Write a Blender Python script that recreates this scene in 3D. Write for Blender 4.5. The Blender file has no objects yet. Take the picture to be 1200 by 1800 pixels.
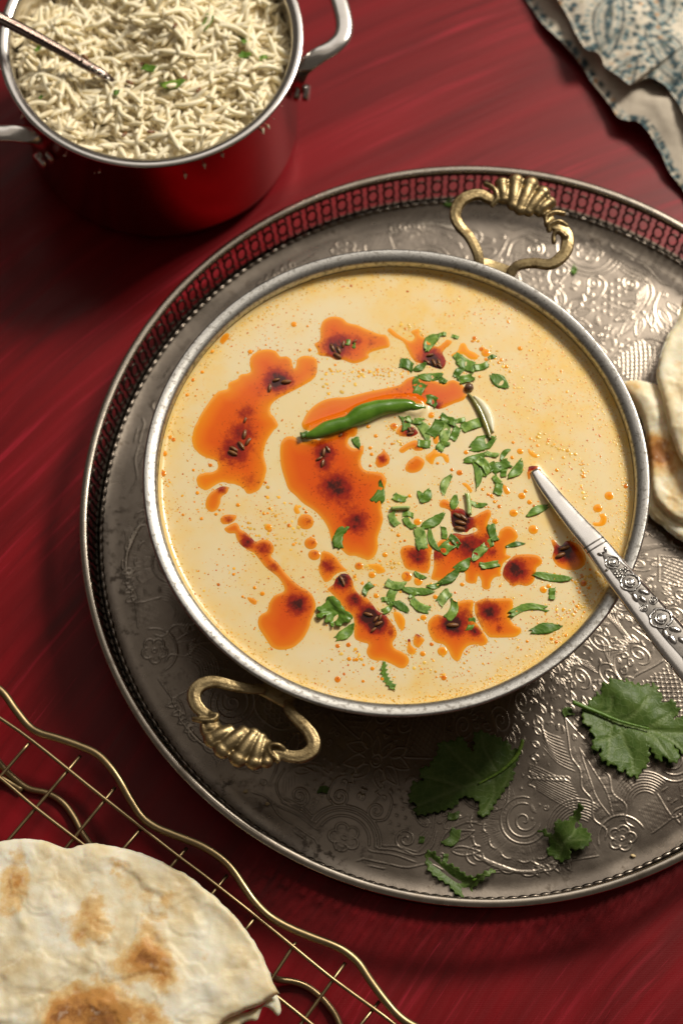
import bpy, math, random
import numpy as np
from mathutils import Vector, Matrix
from mathutils.geometry import delaunay_2d_cdt

# ------------------------------------------------------------------ camera, world, lamps, exposure
scene = bpy.context.scene
COL = scene.collection
S = 0.01                                   # everything below is written in centimetres
PITCH, CAM_H, FPX = 0.3787, 78.76, 3300.0  # tilt from straight down, height, focal length in photo pixels
cam_d = bpy.data.cameras.new('camera')
cam = bpy.data.objects.new('camera', cam_d); COL.objects.link(cam)
cam.location = (0, 0, CAM_H * S); cam.rotation_euler = (PITCH, 0, 0)
cam_d.sensor_fit = 'VERTICAL'; cam_d.sensor_height = 36.0; cam_d.sensor_width = 24.0
cam_d.lens = FPX / 1800.0 * 36.0
cam_d.clip_start = 0.02; cam_d.clip_end = 50
cam_d.dof.use_dof = True; cam_d.dof.focus_distance = 0.768; cam_d.dof.aperture_fstop = 6.5
scene.camera = cam

world = bpy.data.worlds.new('World'); scene.world = world; world.use_nodes = True
bg = world.node_tree.nodes['Background']
bg.inputs['Color'].default_value = (1.0, 0.84, 0.68, 1); bg.inputs['Strength'].default_value = 0.085

def area(name, loc, target, size, power, color, size_y=None):
    d = bpy.data.lights.new(name, 'AREA'); d.energy = power; d.color = color
    d.shape = 'RECTANGLE' if size_y else 'SQUARE'; d.size = size
    if size_y: d.size_y = size_y
    o = bpy.data.objects.new(name, d); COL.objects.link(o)
    o.location = Vector(loc) * S
    o.rotation_euler = (Vector(target) - Vector(loc)).to_track_quat('-Z', 'Y').to_euler()
    return o
area('window_light', (85, 122, 125), (2, 32, 2), 0.38, 32.5, (1.0, 0.92, 0.79))
area('soft_window', (25, 150, 150), (4, 38, 0), 1.6, 5, (1.0, 0.93, 0.84), 1.0)
area('ceiling_bounce', (-5, 78, 190), (0, 25, 0), 0.85, 0.75, (1.0, 0.88, 0.74))
scene.view_settings.view_transform = 'Standard'; scene.view_settings.look = 'None'
scene.view_settings.exposure = 0.0; scene.view_settings.gamma = 1.0
scene.render.engine = 'CYCLES'
scene.cycles.use_denoising = True
scene.cycles.max_bounces = 8

# ------------------------------------------------------------------ helpers
_c, _s = math.cos(PITCH), math.sin(PITCH)
def at(px, py, z=0.0):
    """the point at height z (cm) that stands at this place of the photograph"""
    dx = px - 600.0; dy = 900.0 - py
    dz = dy * _s - FPX * _c
    t = (z - CAM_H) / dz
    return (dx * t, (dy * _c + FPX * _s) * t)
def at3(px, py, z): x, y = at(px, py, z); return (x, y, z)
def zc(ox, oy, s, pts): return [(ox + x / s, oy + y / s) for x, y in pts]

_LAT = np.random.RandomState(7).rand(256, 256)
def vnoise(x, y, seed=0):
    x = np.asarray(x, float) + seed * 17.31; y = np.asarray(y, float) + seed * 9.77
    xi = np.floor(x).astype(int); yi = np.floor(y).astype(int)
    fx = x - xi; fy = y - yi
    fx = fx * fx * (3 - 2 * fx); fy = fy * fy * (3 - 2 * fy)
    a = _LAT[yi & 255, xi & 255]; b = _LAT[yi & 255, (xi + 1) & 255]
    c = _LAT[(yi + 1) & 255, xi & 255]; d = _LAT[(yi + 1) & 255, (xi + 1) & 255]
    return (a * (1 - fx) + b * fx) * (1 - fy) + (c * (1 - fx) + d * fx) * fy
def fbm(x, y, seed=0, oct=4):
    t = 0; a = 0.5; f = 1.0
    for i in range(oct):
        t = t + a * vnoise(np.asarray(x) * f, np.asarray(y) * f, seed + i * 3); a *= 0.5; f *= 2.03
    return t

def mk(name, V, F, mat=None, parent=None, origin=(0, 0, 0), smooth=True, sharp=None, attrs=None, colors=None, rotz=None):
    """one mesh object; V in cm (world), F a list of index arrays (n,3)/(n,4)"""
    V = np.asarray(V, float).reshape(-1, 3)
    if isinstance(F, np.ndarray): F = [F]
    F = [np.asarray(f, np.int32) for f in F if len(f)]
    me = bpy.data.meshes.new(name)
    org = np.asarray(origin, float)
    L = (V - org)
    if rotz is not None:
        c, s_ = math.cos(-rotz), math.sin(-rotz)
        L = np.stack([L[:, 0] * c - L[:, 1] * s_, L[:, 0] * s_ + L[:, 1] * c, L[:, 2]], 1)
    me.vertices.add(len(V)); me.vertices.foreach_set('co', (L * S).astype(np.float32).ravel())
    idx = np.concatenate([f.ravel() for f in F]); tot = np.concatenate([np.full(len(f), f.shape[1], np.int32) for f in F])
    st = np.concatenate([[0], np.cumsum(tot)[:-1]]).astype(np.int32)
    me.loops.add(len(idx)); me.loops.foreach_set('vertex_index', idx)
    me.polygons.add(len(tot)); me.polygons.foreach_set('loop_start', st); me.polygons.foreach_set('loop_total', tot)
    me.polygons.foreach_set('use_smooth', np.full(len(tot), bool(smooth)))
    if attrs:
        for k, v in attrs.items():
            a = me.attributes.new(k, 'FLOAT', 'POINT'); a.data.foreach_set('value', np.asarray(v, np.float32))
    if colors:
        for k, v in colors.items():
            a = me.color_attributes.new(k, 'FLOAT_COLOR', 'POINT')
            v = np.asarray(v, np.float32)
            if v.shape[1] == 3: v = np.concatenate([v, np.ones((len(v), 1), np.float32)], 1)
            a.data.foreach_set('color', v.ravel())
    me.update(calc_edges=True); me.validate()
    if sharp: me.set_sharp_from_angle(angle=math.radians(sharp))
    if mat: me.materials.append(mat)
    o = bpy.data.objects.new(name, me); COL.objects.link(o)
    po = np.zeros(3)
    if parent is not None:
        o.parent = parent; po = np.array(parent['org'])
    o.location = tuple((org - po) * S)
    if rotz is not None: o.rotation_euler = (0, 0, rotz)
    o['org'] = [float(q) for q in org]
    return o
def tag(o, label=None, cat=None, group=None, kind=None):
    if label: o['label'] = label
    if cat: o['category'] = cat
    if group: o['group'] = group
    if kind: o['kind'] = kind
    return o
def thing(name, label, cat, origin, group=None):
    o = bpy.data.objects.new(name, None); COL.objects.link(o)
    o.location = tuple(np.array(origin) * S); o['org'] = [float(q) for q in origin]
    o.empty_display_size = 0.01
    return tag(o, label, cat, group)
def inst(name, src, parent=None, loc=(0, 0, 0), rot=(0, 0, 0), scale=(1, 1, 1)):
    """a copy that shares src's mesh"""
    o = src.copy(); o.name = name; COL.objects.link(o)
    for k in list(o.keys()): del o[k]
    po = np.zeros(3)
    o.parent = parent
    if parent is not None: po = np.array(parent['org'])
    o.location = tuple((np.array(loc) - po) * S); o.rotation_euler = rot; o.scale = scale
    o['org'] = [float(q) for q in loc]
    return o

class MB:
    """collects vertices and faces of several shapes into one mesh"""
    def __init__(self): self.v = []; self.q = []; self.t = []; self.n = 0
    def add(self, V, Q=(), T=()):
        V = np.asarray(V, float).reshape(-1, 3); self.v.append(V)
        if len(Q): self.q.append(np.asarray(Q) + self.n)
        if len(T): self.t.append(np.asarray(T) + self.n)
        self.n += len(V)
    def get(self):
        F = []
        if self.q: F.append(np.concatenate(self.q))
        if self.t: F.append(np.concatenate(self.t))
        return np.concatenate(self.v), F
    def mk(self, name, **k):
        V, F = self.get(); return mk(name, V, F, **k)

def lathe(profile, c, seg=96, close=False):
    p = np.asarray(profile, float); n = len(p)
    a = np.linspace(0, 2 * math.pi, seg, endpoint=False)
    V = np.stack([c[0] + np.outer(np.cos(a), p[:, 0]), c[1] + np.outer(np.sin(a), p[:, 0]), np.tile(p[:, 1], (seg, 1))], -1).reshape(-1, 3)
    Q = []
    m = n if close else n - 1
    for i in range(seg):
        j = (i + 1) % seg
        for k in range(m):
            l = (k + 1) % n
            Q.append((i * n + k, j * n + k, j * n + l, i * n + l))
    return V, np.array(Q)

def catmull(P, step, closed=False):
    P = np.asarray(P, float); n = len(P); out = []
    rng = range(n) if closed else range(n - 1)
    for i in rng:
        p1, p2 = P[i], P[(i + 1) % n]
        p0 = P[(i - 1) % n] if closed or i > 0 else 2 * p1 - p2
        p3 = P[(i + 2) % n] if closed or i + 2 < n else 2 * p2 - p1
        m = max(1, int(math.ceil(np.linalg.norm((p2 - p1)[:3]) / step)))
        t = np.linspace(0, 1, m, endpoint=False)[:, None]
        out.append(0.5 * (2 * p1 + (p2 - p0) * t + (2 * p0 - 5 * p1 + 4 * p2 - p3) * t ** 2 + (3 * p1 - p0 - 3 * p2 + p3) * t ** 3))
    if not closed: out.append(P[-1:])
    return np.concatenate(out)

def tube(path, ru, rv=None, sides=10, up=(0, 0, 1), step=0.15, caps=True, prof=None):
    """swept tube; path rows (x,y,z[,ru,rv]); ru across, rv along 'up'"""
    P = np.asarray(path, float)
    R = catmull(P, step)
    X = R[:, :3]
    if P.shape[1] >= 4: RU = R[:, 3]; RV = R[:, 4] if P.shape[1] >= 5 else RU
    else: RU = np.full(len(X), ru); RV = np.full(len(X), rv if rv else ru)
    T = np.gradient(X, axis=0); T /= np.linalg.norm(T, axis=1)[:, None] + 1e-9
    U = np.tile(np.asarray(up, float), (len(X), 1))
    A = np.cross(T, U); A /= np.linalg.norm(A, axis=1)[:, None] + 1e-9
    B = np.cross(A, T)
    a = np.linspace(0, 2 * math.pi, sides, endpoint=False)
    ca, sa = np.cos(a), np.sin(a)
    if prof: k = (np.abs(ca) ** prof + np.abs(sa) ** prof) ** (-1 / prof); ca = ca * k; sa = sa * k
    V = X[:, None] + A[:, None] * (RU[:, None] * ca)[..., None] + B[:, None] * (RV[:, None] * sa)[..., None]
    n = len(X); i = np.arange(n - 1)[:, None] * sides; j = np.arange(sides)[None]; j2 = (j + 1) % sides
    Q = np.stack([i + j, i + j2, i + sides + j2, i + sides + j], -1).reshape(-1, 4)
    V = V.reshape(-1, 3); Tr = []
    if caps:
        V = np.concatenate([V, X[:1], X[-1:]])
        for k in range(sides):
            Tr.append((len(V) - 2, (k + 1) % sides, k)); Tr.append((len(V) - 1, (n - 1) * sides + k, (n - 1) * sides + (k + 1) % sides))
    return V, Q, np.array(Tr) if Tr else ()
def ellipsoid(c, r, axes=None, nu=10, nv=7):
    th = np.linspace(0, math.pi, nv)[1:-1]; a = np.linspace(0, 2 * math.pi, nu, endpoint=False)
    P = [(0, 0, 1)] + [(math.sin(t) * math.cos(b), math.sin(t) * math.sin(b), math.cos(t)) for t in th for b in a] + [(0, 0, -1)]
    P = np.array(P) * np.asarray(r)
    if axes is not None: P = P @ np.asarray(axes)
    Q = []; T = []
    for i in range(nv - 3):
        for j in range(nu): Q.append((1 + i * nu + j, 1 + (i + 1) * nu + j, 1 + (i + 1) * nu + (j + 1) % nu, 1 + i * nu + (j + 1) % nu))
    l = len(P) - 1
    for j in range(nu):
        T.append((0, 1 + j, 1 + (j + 1) % nu)); T.append((l, l - nu + (j + 1) % nu, l - nu + j))
    return P + np.asarray(c), np.array(Q), np.array(T)

def seg_dist(P, A, closed=False):
    """distance of points P (n,2) to the polyline A (m,2)"""
    A = np.asarray(A, float); B = np.roll(A, -1, 0)
    if not closed: A, B = A[:-1], B[:-1]
    out = np.full(len(P), 1e9)
    for k in range(0, len(P), 4000):
        p = P[k:k + 4000, None]
        d = B - A; t = np.clip(((p - A) * d).sum(-1) / ((d * d).sum(-1) + 1e-12), 0, 1)
        out[k:k + 4000] = np.sqrt((((A + d * t[..., None]) - p) ** 2).sum(-1)).min(1)
    return out
def inside(P, A):
    A = np.asarray(A); B = np.roll(A, -1, 0); r = np.zeros(len(P), bool)
    for (x1, y1), (x2, y2) in zip(A, B):
        c = ((y1 > P[:, 1]) != (y2 > P[:, 1]))
        with np.errstate(divide='ignore', invalid='ignore'):
            r ^= c & (P[:, 0] < (x2 - x1) * (P[:, 1] - y1) / (y2 - y1 + 1e-15) + x1)
    return r
def area2(A): x, y = A[:, 0], A[:, 1]; return 0.5 * (x * np.roll(y, -1) - y * np.roll(x, -1)).sum()
def fill(outline, grid):
    """triangulated area: outline first, then a hex grid inside. returns pts, tris, distance to edge, n outline"""
    A = np.asarray(outline, float)
    if area2(A) < 0: A = A[::-1]
    lo, hi = A.min(0), A.max(0)
    xs = np.arange(lo[0], hi[0], grid); ys = np.arange(lo[1], hi[1], grid * .866)
    X, Y = np.meshgrid(xs, ys); X = X + (np.arange(len(ys)) % 2)[:, None] * grid * .5
    G = np.stack([X.ravel(), Y.ravel()], 1)
    G = G[inside(G, A)]
    if len(G):
        d = seg_dist(G, A, True); k = d > grid * .45; G = G[k]; d = d[k]
    else: d = np.zeros(0)
    P = np.concatenate([A, G]); n = len(A)
    vs, es, fs, ov, oe, of = delaunay_2d_cdt([Vector((float(p[0]), float(p[1]))) for p in P], [], [list(range(n))], 1, 1e-7)
    Q = np.array([(v.x, v.y) for v in vs])
    T = np.array([f for f in fs if len(f) == 3], np.int32)
    a = Q[T[:, 1]] - Q[T[:, 0]]; b = Q[T[:, 2]] - Q[T[:, 0]]
    fl = (a[:, 0] * b[:, 1] - a[:, 1] * b[:, 0]) < 0
    T[fl] = T[fl][:, ::-1]
    dd = np.concatenate([np.zeros(n), d])
    if len(Q) != len(P): dd = np.where(np.arange(len(Q)) < n, 0, seg_dist(Q, A, True))
    return Q, T, dd, n
def slab(outline, grid, top, bot):
    """solid sheet: top(P,d), bot(P,d) give heights"""
    Q, T, d, n = fill(outline, grid)
    zt, zb = top(Q, d), bot(Q, d)
    m = len(Q)
    V = np.concatenate([np.c_[Q, zt], np.c_[Q, zb]])
    i = np.arange(n); j = (i + 1) % n
    W = np.stack([i, i + m, j + m, j], 1)
    return V, [np.concatenate([T, T[:, ::-1] + m]), W], Q, d, m

# ------------------------------------------------------------------ materials
class M:
    def __init__(self, name):
        self.m = bpy.data.materials.new(name); self.m.use_nodes = True
        self.t = self.m.node_tree; self.b = self.t.nodes['Principled BSDF']
        self.tc = None
    def n(self, typ, **k):
        o = self.t.nodes.new(typ)
        for a, v in k.items(): setattr(o, a, v)
        return o
    def l(self, a, b): self.t.links.new(a, b)
    def co(self):
        if not self.tc: self.tc = self.n('ShaderNodeTexCoord')
        return self.tc.outputs['Object']
    def set(self, **k):
        for a, v in k.items():
            i = self.b.inputs[a.replace('_', ' ')]
            if hasattr(v, 'links') or isinstance(v, bpy.types.NodeSocket): self.l(v, i)
            else: i.default_value = v if not isinstance(v, tuple) or len(v) != 3 or i.type != 'RGBA' else (*v, 1)
        return self
    def noise(self, scale, detail=4, rough=.55, vec=None, dist=0.0):
        o = self.n('ShaderNodeTexNoise'); o.inputs['Scale'].default_value = scale; o.inputs['Detail'].default_value = detail
        o.inputs['Roughness'].default_value = rough; o.inputs['Distortion'].default_value = dist
        self.l(vec or self.co(), o.inputs['Vector']); return o.outputs['Fac']
    def ramp(self, fac, stops):
        o = self.n('ShaderNodeValToRGB'); r = o.color_ramp
        while len(r.elements) < len(stops): r.elements.new(.5)
        for e, (p, c) in zip(r.elements, stops):
            e.position = p; e.color = (*c, 1) if len(c) == 3 else c
        self.l(fac, o.inputs['Fac']); return o.outputs['Color']
    def rng(self, fac, a, b, c=0.0, d=1.0, smooth=True):
        o = self.n('ShaderNodeMapRange'); o.interpolation_type = 'SMOOTHSTEP' if smooth else 'LINEAR'
        for i, v in zip(('From Min', 'From Max', 'To Min', 'To Max'), (a, b, c, d)): o.inputs[i].default_value = v
        self.l(fac, o.inputs['Value']); return o.outputs['Result']
    def mix(self, fac, a, b, mode='MIX'):
        o = self.n('ShaderNodeMix', data_type='RGBA', blend_type=mode)
        for s_, v in ((o.inputs['Factor'], fac), (o.inputs['A'], a), (o.inputs['B'], b)):
            if isinstance(v, bpy.types.NodeSocket): self.l(v, s_)
            else: s_.default_value = (*v, 1) if isinstance(v, tuple) and len(v) == 3 else v
        return o.outputs['Result']
    def math(self, op, a, b=0.0, c=None):
        o = self.n('ShaderNodeMath', operation=op)
        for i, v in enumerate((a, b) if c is None else (a, b, c)):
            if isinstance(v, bpy.types.NodeSocket): self.l(v, o.inputs[i])
            else: o.inputs[i].default_value = v
        return o.outputs['Value']
    def attr(self, name, out='Fac'):
        o = self.n('ShaderNodeAttribute'); o.attribute_name = name; return o.outputs[out]
    def rnd(self): return self.n('ShaderNodeObjectInfo').outputs['Random']
    def bump(self, h, strength=.3, dist=.001):
        o = self.n('ShaderNodeBump'); o.inputs['Strength'].default_value = strength; o.inputs['Distance'].default_value = dist
        self.l(h, o.inputs['Height'])
        if self.b.inputs['Normal'].links: self.l(self.b.inputs['Normal'].links[0].from_socket, o.inputs['Normal'])
        self.l(o.outputs['Normal'], self.b.inputs['Normal'])
    def mapping(self, scale=(1, 1, 1), rot=(0, 0, 0), loc=(0, 0, 0), vec=None):
        o = self.n('ShaderNodeMapping'); o.inputs['Scale'].default_value = scale; o.inputs['Rotation'].default_value = rot; o.inputs['Location'].default_value = loc
        self.l(vec or self.co(), o.inputs['Vector']); return o.outputs['Vector']

def mat_table():
    m = M('red_painted_board')
    cx, cy = at(2486, 2911)
    sep = m.n('ShaderNodeSeparateXYZ'); m.l(m.co(), sep.inputs[0])
    dx = m.math('SUBTRACT', sep.outputs['X'], cx * S); dy = m.math('SUBTRACT', sep.outputs['Y'], cy * S)
    wob = m.noise(6, 2)
    r = m.math('SQRT', m.math('ADD', m.math('MULTIPLY', dx, dx), m.math('MULTIPLY', dy, dy)))
    r = m.math('ADD', r, m.math('MULTIPLY', wob, .014))
    a = m.math('MULTIPLY', m.math('ARCTAN2', dy, dx), .7)
    def comb(kr, ka, off=0.0):
        o = m.n('ShaderNodeCombineXYZ'); m.l(m.math('MULTIPLY', r, kr), o.inputs[0]); m.l(m.math('MULTIPLY', a, ka), o.inputs[1]); o.inputs[2].default_value = off
        return o.outputs[0]
    broad = m.noise(1, 3, .5, comb(80, 5))
    mid = m.noise(1, 4, .6, comb(300, 8, 3.3))
    fine = m.noise(1, 5, .75, comb(900, 12, 7.7))
    patch = m.noise(9, 3)
    col = m.ramp(broad, [(.3, (.125, .0018, .004)), (.5, (.165, .0022, .005)), (.72, (.225, .003, .008))])
    st = m.math('MULTIPLY', m.rng(mid, .56, .74), m.rng(patch, .40, .62))
    col = m.mix(m.math('MULTIPLY', st, .7), col, (.42, .010, .030))
    st2 = m.math('MULTIPLY', m.rng(fine, .60, .68), m.rng(patch, .42, .60))
    col = m.mix(m.math('MULTIPLY', st2, .55), col, (.55, .025, .06))
    dk = m.math('MULTIPLY', m.rng(mid, .44, .30), .35)
    col = m.mix(dk, col, (.05, .005, .006))
    m.set(Base_Color=col, Roughness=m.rng(mid, .3, .75, .34, .46), Specular_IOR_Level=.24)
    m.bump(fine, .12, .0006); m.bump(m.noise(900, 2), .05, .0004)
    wv = m.n('ShaderNodeTexWave', wave_type='BANDS', bands_direction='Y'); wv.inputs['Scale'].default_value = 420; wv.inputs['Distortion'].default_value = 1.5
    m.l(m.co(), wv.inputs['Vector']); m.bump(wv.outputs['Fac'], .04, .0003)
    return m.m
def mat_tray(name, engraved=True):
    m = M(name)
    big = m.noise(55, 5, .65); mid = m.noise(210, 5, .7); fine = m.noise(900, 3)
    col = m.ramp(big, [(.3, (.155, .131, .109)), (.6, (.23, .197, .165))])
    tar = m.math('MULTIPLY', m.rng(mid, .50, .62), m.rng(big, .42, .58))
    if engraved:
        tar = m.math('MULTIPLY', tar, m.attr('worn'))
        col = m.mix(m.math('MULTIPLY', m.rng(m.attr('line'), .0, -.25), .85), col, (.030, .023, .018))
        col = m.mix(m.rng(m.attr('line'), .25, .9), col, (.42, .37, .31))
    col = m.mix(m.math('MULTIPLY', tar, .85), col, (.045, .033, .024))
    m.set(Base_Color=col, Metallic=1.0, Roughness=m.math('ADD', m.rng(big, .3, .7, .26, .33), m.math('MULTIPLY', tar, .18)))
    m.bump(fine, .06, .0003); m.bump(mid, .04, .0005)
    return m.m
def mat_metal(name, col, rough, dark=None, scale=120, amt=.5, bump=.05, aniso=0.0):
    m = M(name)
    nz = m.noise(scale, 5, .65)
    c = m.mix(m.math('MULTIPLY', m.rng(nz, .48, .66), amt), col, dark) if dark else col
    m.set(Base_Color=c, Metallic=1.0, Roughness=m.rng(nz, .3, .7, rough * .8, rough * 1.25))
    m.bump(m.noise(scale * 6, 3), bump, .0004)
    return m.m
def mat_soup():
    m = M('creamy_soup')
    n1 = m.noise(22, 4); n2 = m.noise(90, 4, .6)
    sp = m.attr('tint')
    c = m.ramp(n1, [(.35, (.845, .715, .46)), (.65, (.85, .69, .375))])
    c = m.mix(m.math('MULTIPLY', sp, m.rng(n2, .3, .65, .35, .9)), c, (.88, .58, .14))
    fl = m.noise(520, 3); c = m.mix(m.math('MULTIPLY', m.rng(fl, .60, .70), m.math('MULTIPLY', sp, .75)), c, (.84, .44, .06))
    m.set(Base_Color=c, Roughness=.28, Subsurface_Weight=.25, Subsurface_Radius=(.006, .004, .002), Subsurface_Scale=.5, Coat_Weight=.15, Coat_Roughness=.1)
    m.bump(n2, .03, .0006)
    return m.m
def mat_oil():
    m = M('chilli_oil')
    sp = m.attr('spice'); ed = m.attr('rim')
    n1 = m.noise(55, 4); nf = m.noise(900, 2, .5); nm = m.noise(300, 4, .7)
    c = m.ramp(m.math('ADD', m.attr('depth'), m.math('MULTIPLY', m.math('SUBTRACT', n1, .5), .5)), [(.0, (.94, .42, .02)), (.35, (.90, .29, .002)), (.75, (.88, .20, .0006)), (1, (.82, .135, .0004))])
    c = m.mix(m.attr('deep'), c, (.66, .075, .001)); c = m.mix(m.math('MULTIPLY', m.attr('halo'), .6), c, (.62, .045, .0008))
    c = m.mix(m.math('MULTIPLY', ed, .7), c, (.94, .42, .03))
    s1 = m.rng(m.math('ADD', sp, m.math('MULTIPLY', m.math('SUBTRACT', nm, .5), 1.1)), .3, .85)
    c = m.mix(s1, c, (.30, .012, .002))
    s2 = m.math('MULTIPLY', m.rng(nf, .60, .68), m.rng(sp, .05, .35))
    c = m.mix(m.math('MULTIPLY', s2, .6), c, (.20, .010, .002))
    s3 = m.rng(m.math('ADD', sp, m.math('MULTIPLY', m.math('SUBTRACT', nm, .5), 1.2)), .80, 1.15)
    c = m.mix(s3, c, (.045, .004, .002))
    m.set(Base_Color=c, Roughness=.08, Specular_IOR_Level=.5)
    m.bump(nf, .05, .0002)
    return m.m
def mat_attrcol(name, rough=.4, attr='col', bump=0, bscale=300, sss=0, spec=.5):
    m = M(name); m.set(Base_Color=m.attr(attr, 'Color'), Roughness=rough, Specular_IOR_Level=spec)
    if bump: m.bump(m.noise(bscale, 4, .6), bump, .0008)
    if sss: m.set(Subsurface_Weight=sss, Subsurface_Radius=(.004, .003, .002), Subsurface_Scale=.5)
    return m.m
def mat_herb():
    m = M('chopped_coriander')
    r = m.rnd(); n1 = m.noise(350, 3)
    c = m.ramp(r, [(0, (.05, .13, .010)), (.4, (.12, .24, .022)), (.8, (.21, .35, .05)), (1, (.34, .46, .13))])
    c = m.mix(m.rng(n1, .42, .66), c, (.09, .19, .02))
    w = m.n('ShaderNodeTexWave', wave_type='BANDS', bands_direction='DIAGONAL'); w.inputs['Scale'].default_value = 260; w.inputs['Distortion'].default_value = 6; w.inputs['Detail'].default_value = 2
    m.l(m.co(), w.inputs['Vector'])
    c = m.mix(m.math('MULTIPLY', m.rng(w.outputs['Fac'], .78, .99), .22), c, (.32, .46, .14))
    m.set(Base_Color=c, Roughness=.36, Specular_IOR_Level=.35)
    m.bump(w.outputs['Fac'], .08, .0003); m.bump(n1, .15, .0005)
    return m.m
def mat_leaf():
    m = M('coriander_leaf')
    v = m.attr('vein'); n1 = m.noise(180, 4); n2 = m.noise(700, 3)
    c = m.ramp(n1, [(.3, (.075, .150, .025)), (.7, (.135, .215, .045))])
    c = m.mix(m.math('MULTIPLY', v, .85), c, (.24, .33, .11))
    vo = m.n('ShaderNodeTexVoronoi', feature='DISTANCE_TO_EDGE'); vo.inputs['Scale'].default_value = 330; m.l(m.co(), vo.inputs['Vector'])
    ve = m.rng(vo.outputs['Distance'], .10, .0); c = m.mix(m.math('MULTIPLY', ve, .35), c, (.22, .31, .10))
    m.set(Base_Color=c, Roughness=.44, Specular_IOR_Level=.35); m.bump(ve, .18, .0004)
    m.bump(n2, .25, .0005); m.bump(v, .25, .0006)
    tr = m.n('ShaderNodeBsdfTranslucent'); tr.inputs['Color'].default_value = (.10, .26, .02, 1)
    mx = m.n('ShaderNodeMixShader'); mx.inputs[0].default_value = .30
    m.l(m.b.outputs[0], mx.inputs[1]); m.l(tr.outputs[0], mx.inputs[2])
    m.l(mx.outputs[0], m.t.nodes['Material Output'].inputs['Surface'])
    return m.m
def mat_bread():
    m = M('flatbread')
    br = m.attr('brown'); fk = m.attr('flake'); n1 = m.noise(55, 4, .55); n2 = m.noise(200, 4, .6); n3 = m.noise(900, 3)
    c = m.ramp(n1, [(.30, (.72, .57, .32)), (.46, (.87, .77, .54)), (.64, (.94, .89, .75))])
    b = m.math('ADD', br, m.math('ADD', m.math('MULTIPLY', m.math('SUBTRACT', n2, .5), 1.5), m.math('MULTIPLY', m.math('SUBTRACT', n1, .5), 1.4)))
    c = m.mix(m.rng(b, .25, .8), c, (.80, .57, .27))
    c = m.mix(m.rng(b, .7, 1.3), c, (.64, .32, .09))
    c = m.mix(m.math('MULTIPLY', m.rng(b, 1.35, 1.9), .8), c, (.30, .11, .03)); c = m.mix(m.math('MULTIPLY', fk, m.rng(n2, .35, .6, .3, .9)), c, (.93, .88, .76))
    m.set(Base_Color=c, Roughness=m.rng(n1, .3, .7, .42, .62), Specular_IOR_Level=.3, Subsurface_Weight=.45, Subsurface_Radius=(.007, .0045, .0025), Subsurface_Scale=.6)
    m.bump(n2, .22, .0010); m.bump(n3, .08, .0003)
    return m.m
def mat_rice():
    m = M('basmati_rice')
    r = m.rnd(); c = m.ramp(m.noise(120, 3), [(.3, (.93, .80, .53)), (.7, (.96, .88, .66))])
    m.set(Base_Color=c, Roughness=.38, Subsurface_Weight=.25, Subsurface_Radius=(.004, .004, .0035), Subsurface_Scale=.5)
    m.bump(m.noise(900, 2), .1, .0004)
    return m.m
def mat_pot():
    m = M('red_enamel')
    n1 = m.noise(40, 3)
    c = m.ramp(n1, [(.35, (.50, .006, .012)), (.65, (.56, .008, .015))])
    m.set(Base_Color=c, Metallic=1.0, Roughness=.20, Coat_Weight=.15, Coat_Roughness=.12)
    m.bump(m.noise(600, 2), .02, .0003)
    return m.m
def mat_simple(name, col, rough=.4, metal=0.0, col2=None, scale=200, bump=.1, coat=0.0, sss=0.0):
    m = M(name)
    c = m.mix(m.rng(m.noise(scale, 4), .35, .68), col, col2) if col2 else col
    m.set(Base_Color=c, Roughness=rough, Metallic=metal, Coat_Weight=coat, Coat_Roughness=.08)
    if sss: m.set(Subsurface_Weight=sss, Subsurface_Radius=(.002, .003, .001), Subsurface_Scale=.4)
    m.bump(m.noise(scale * 3, 3), bump, .0005)
    return m.m

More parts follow.
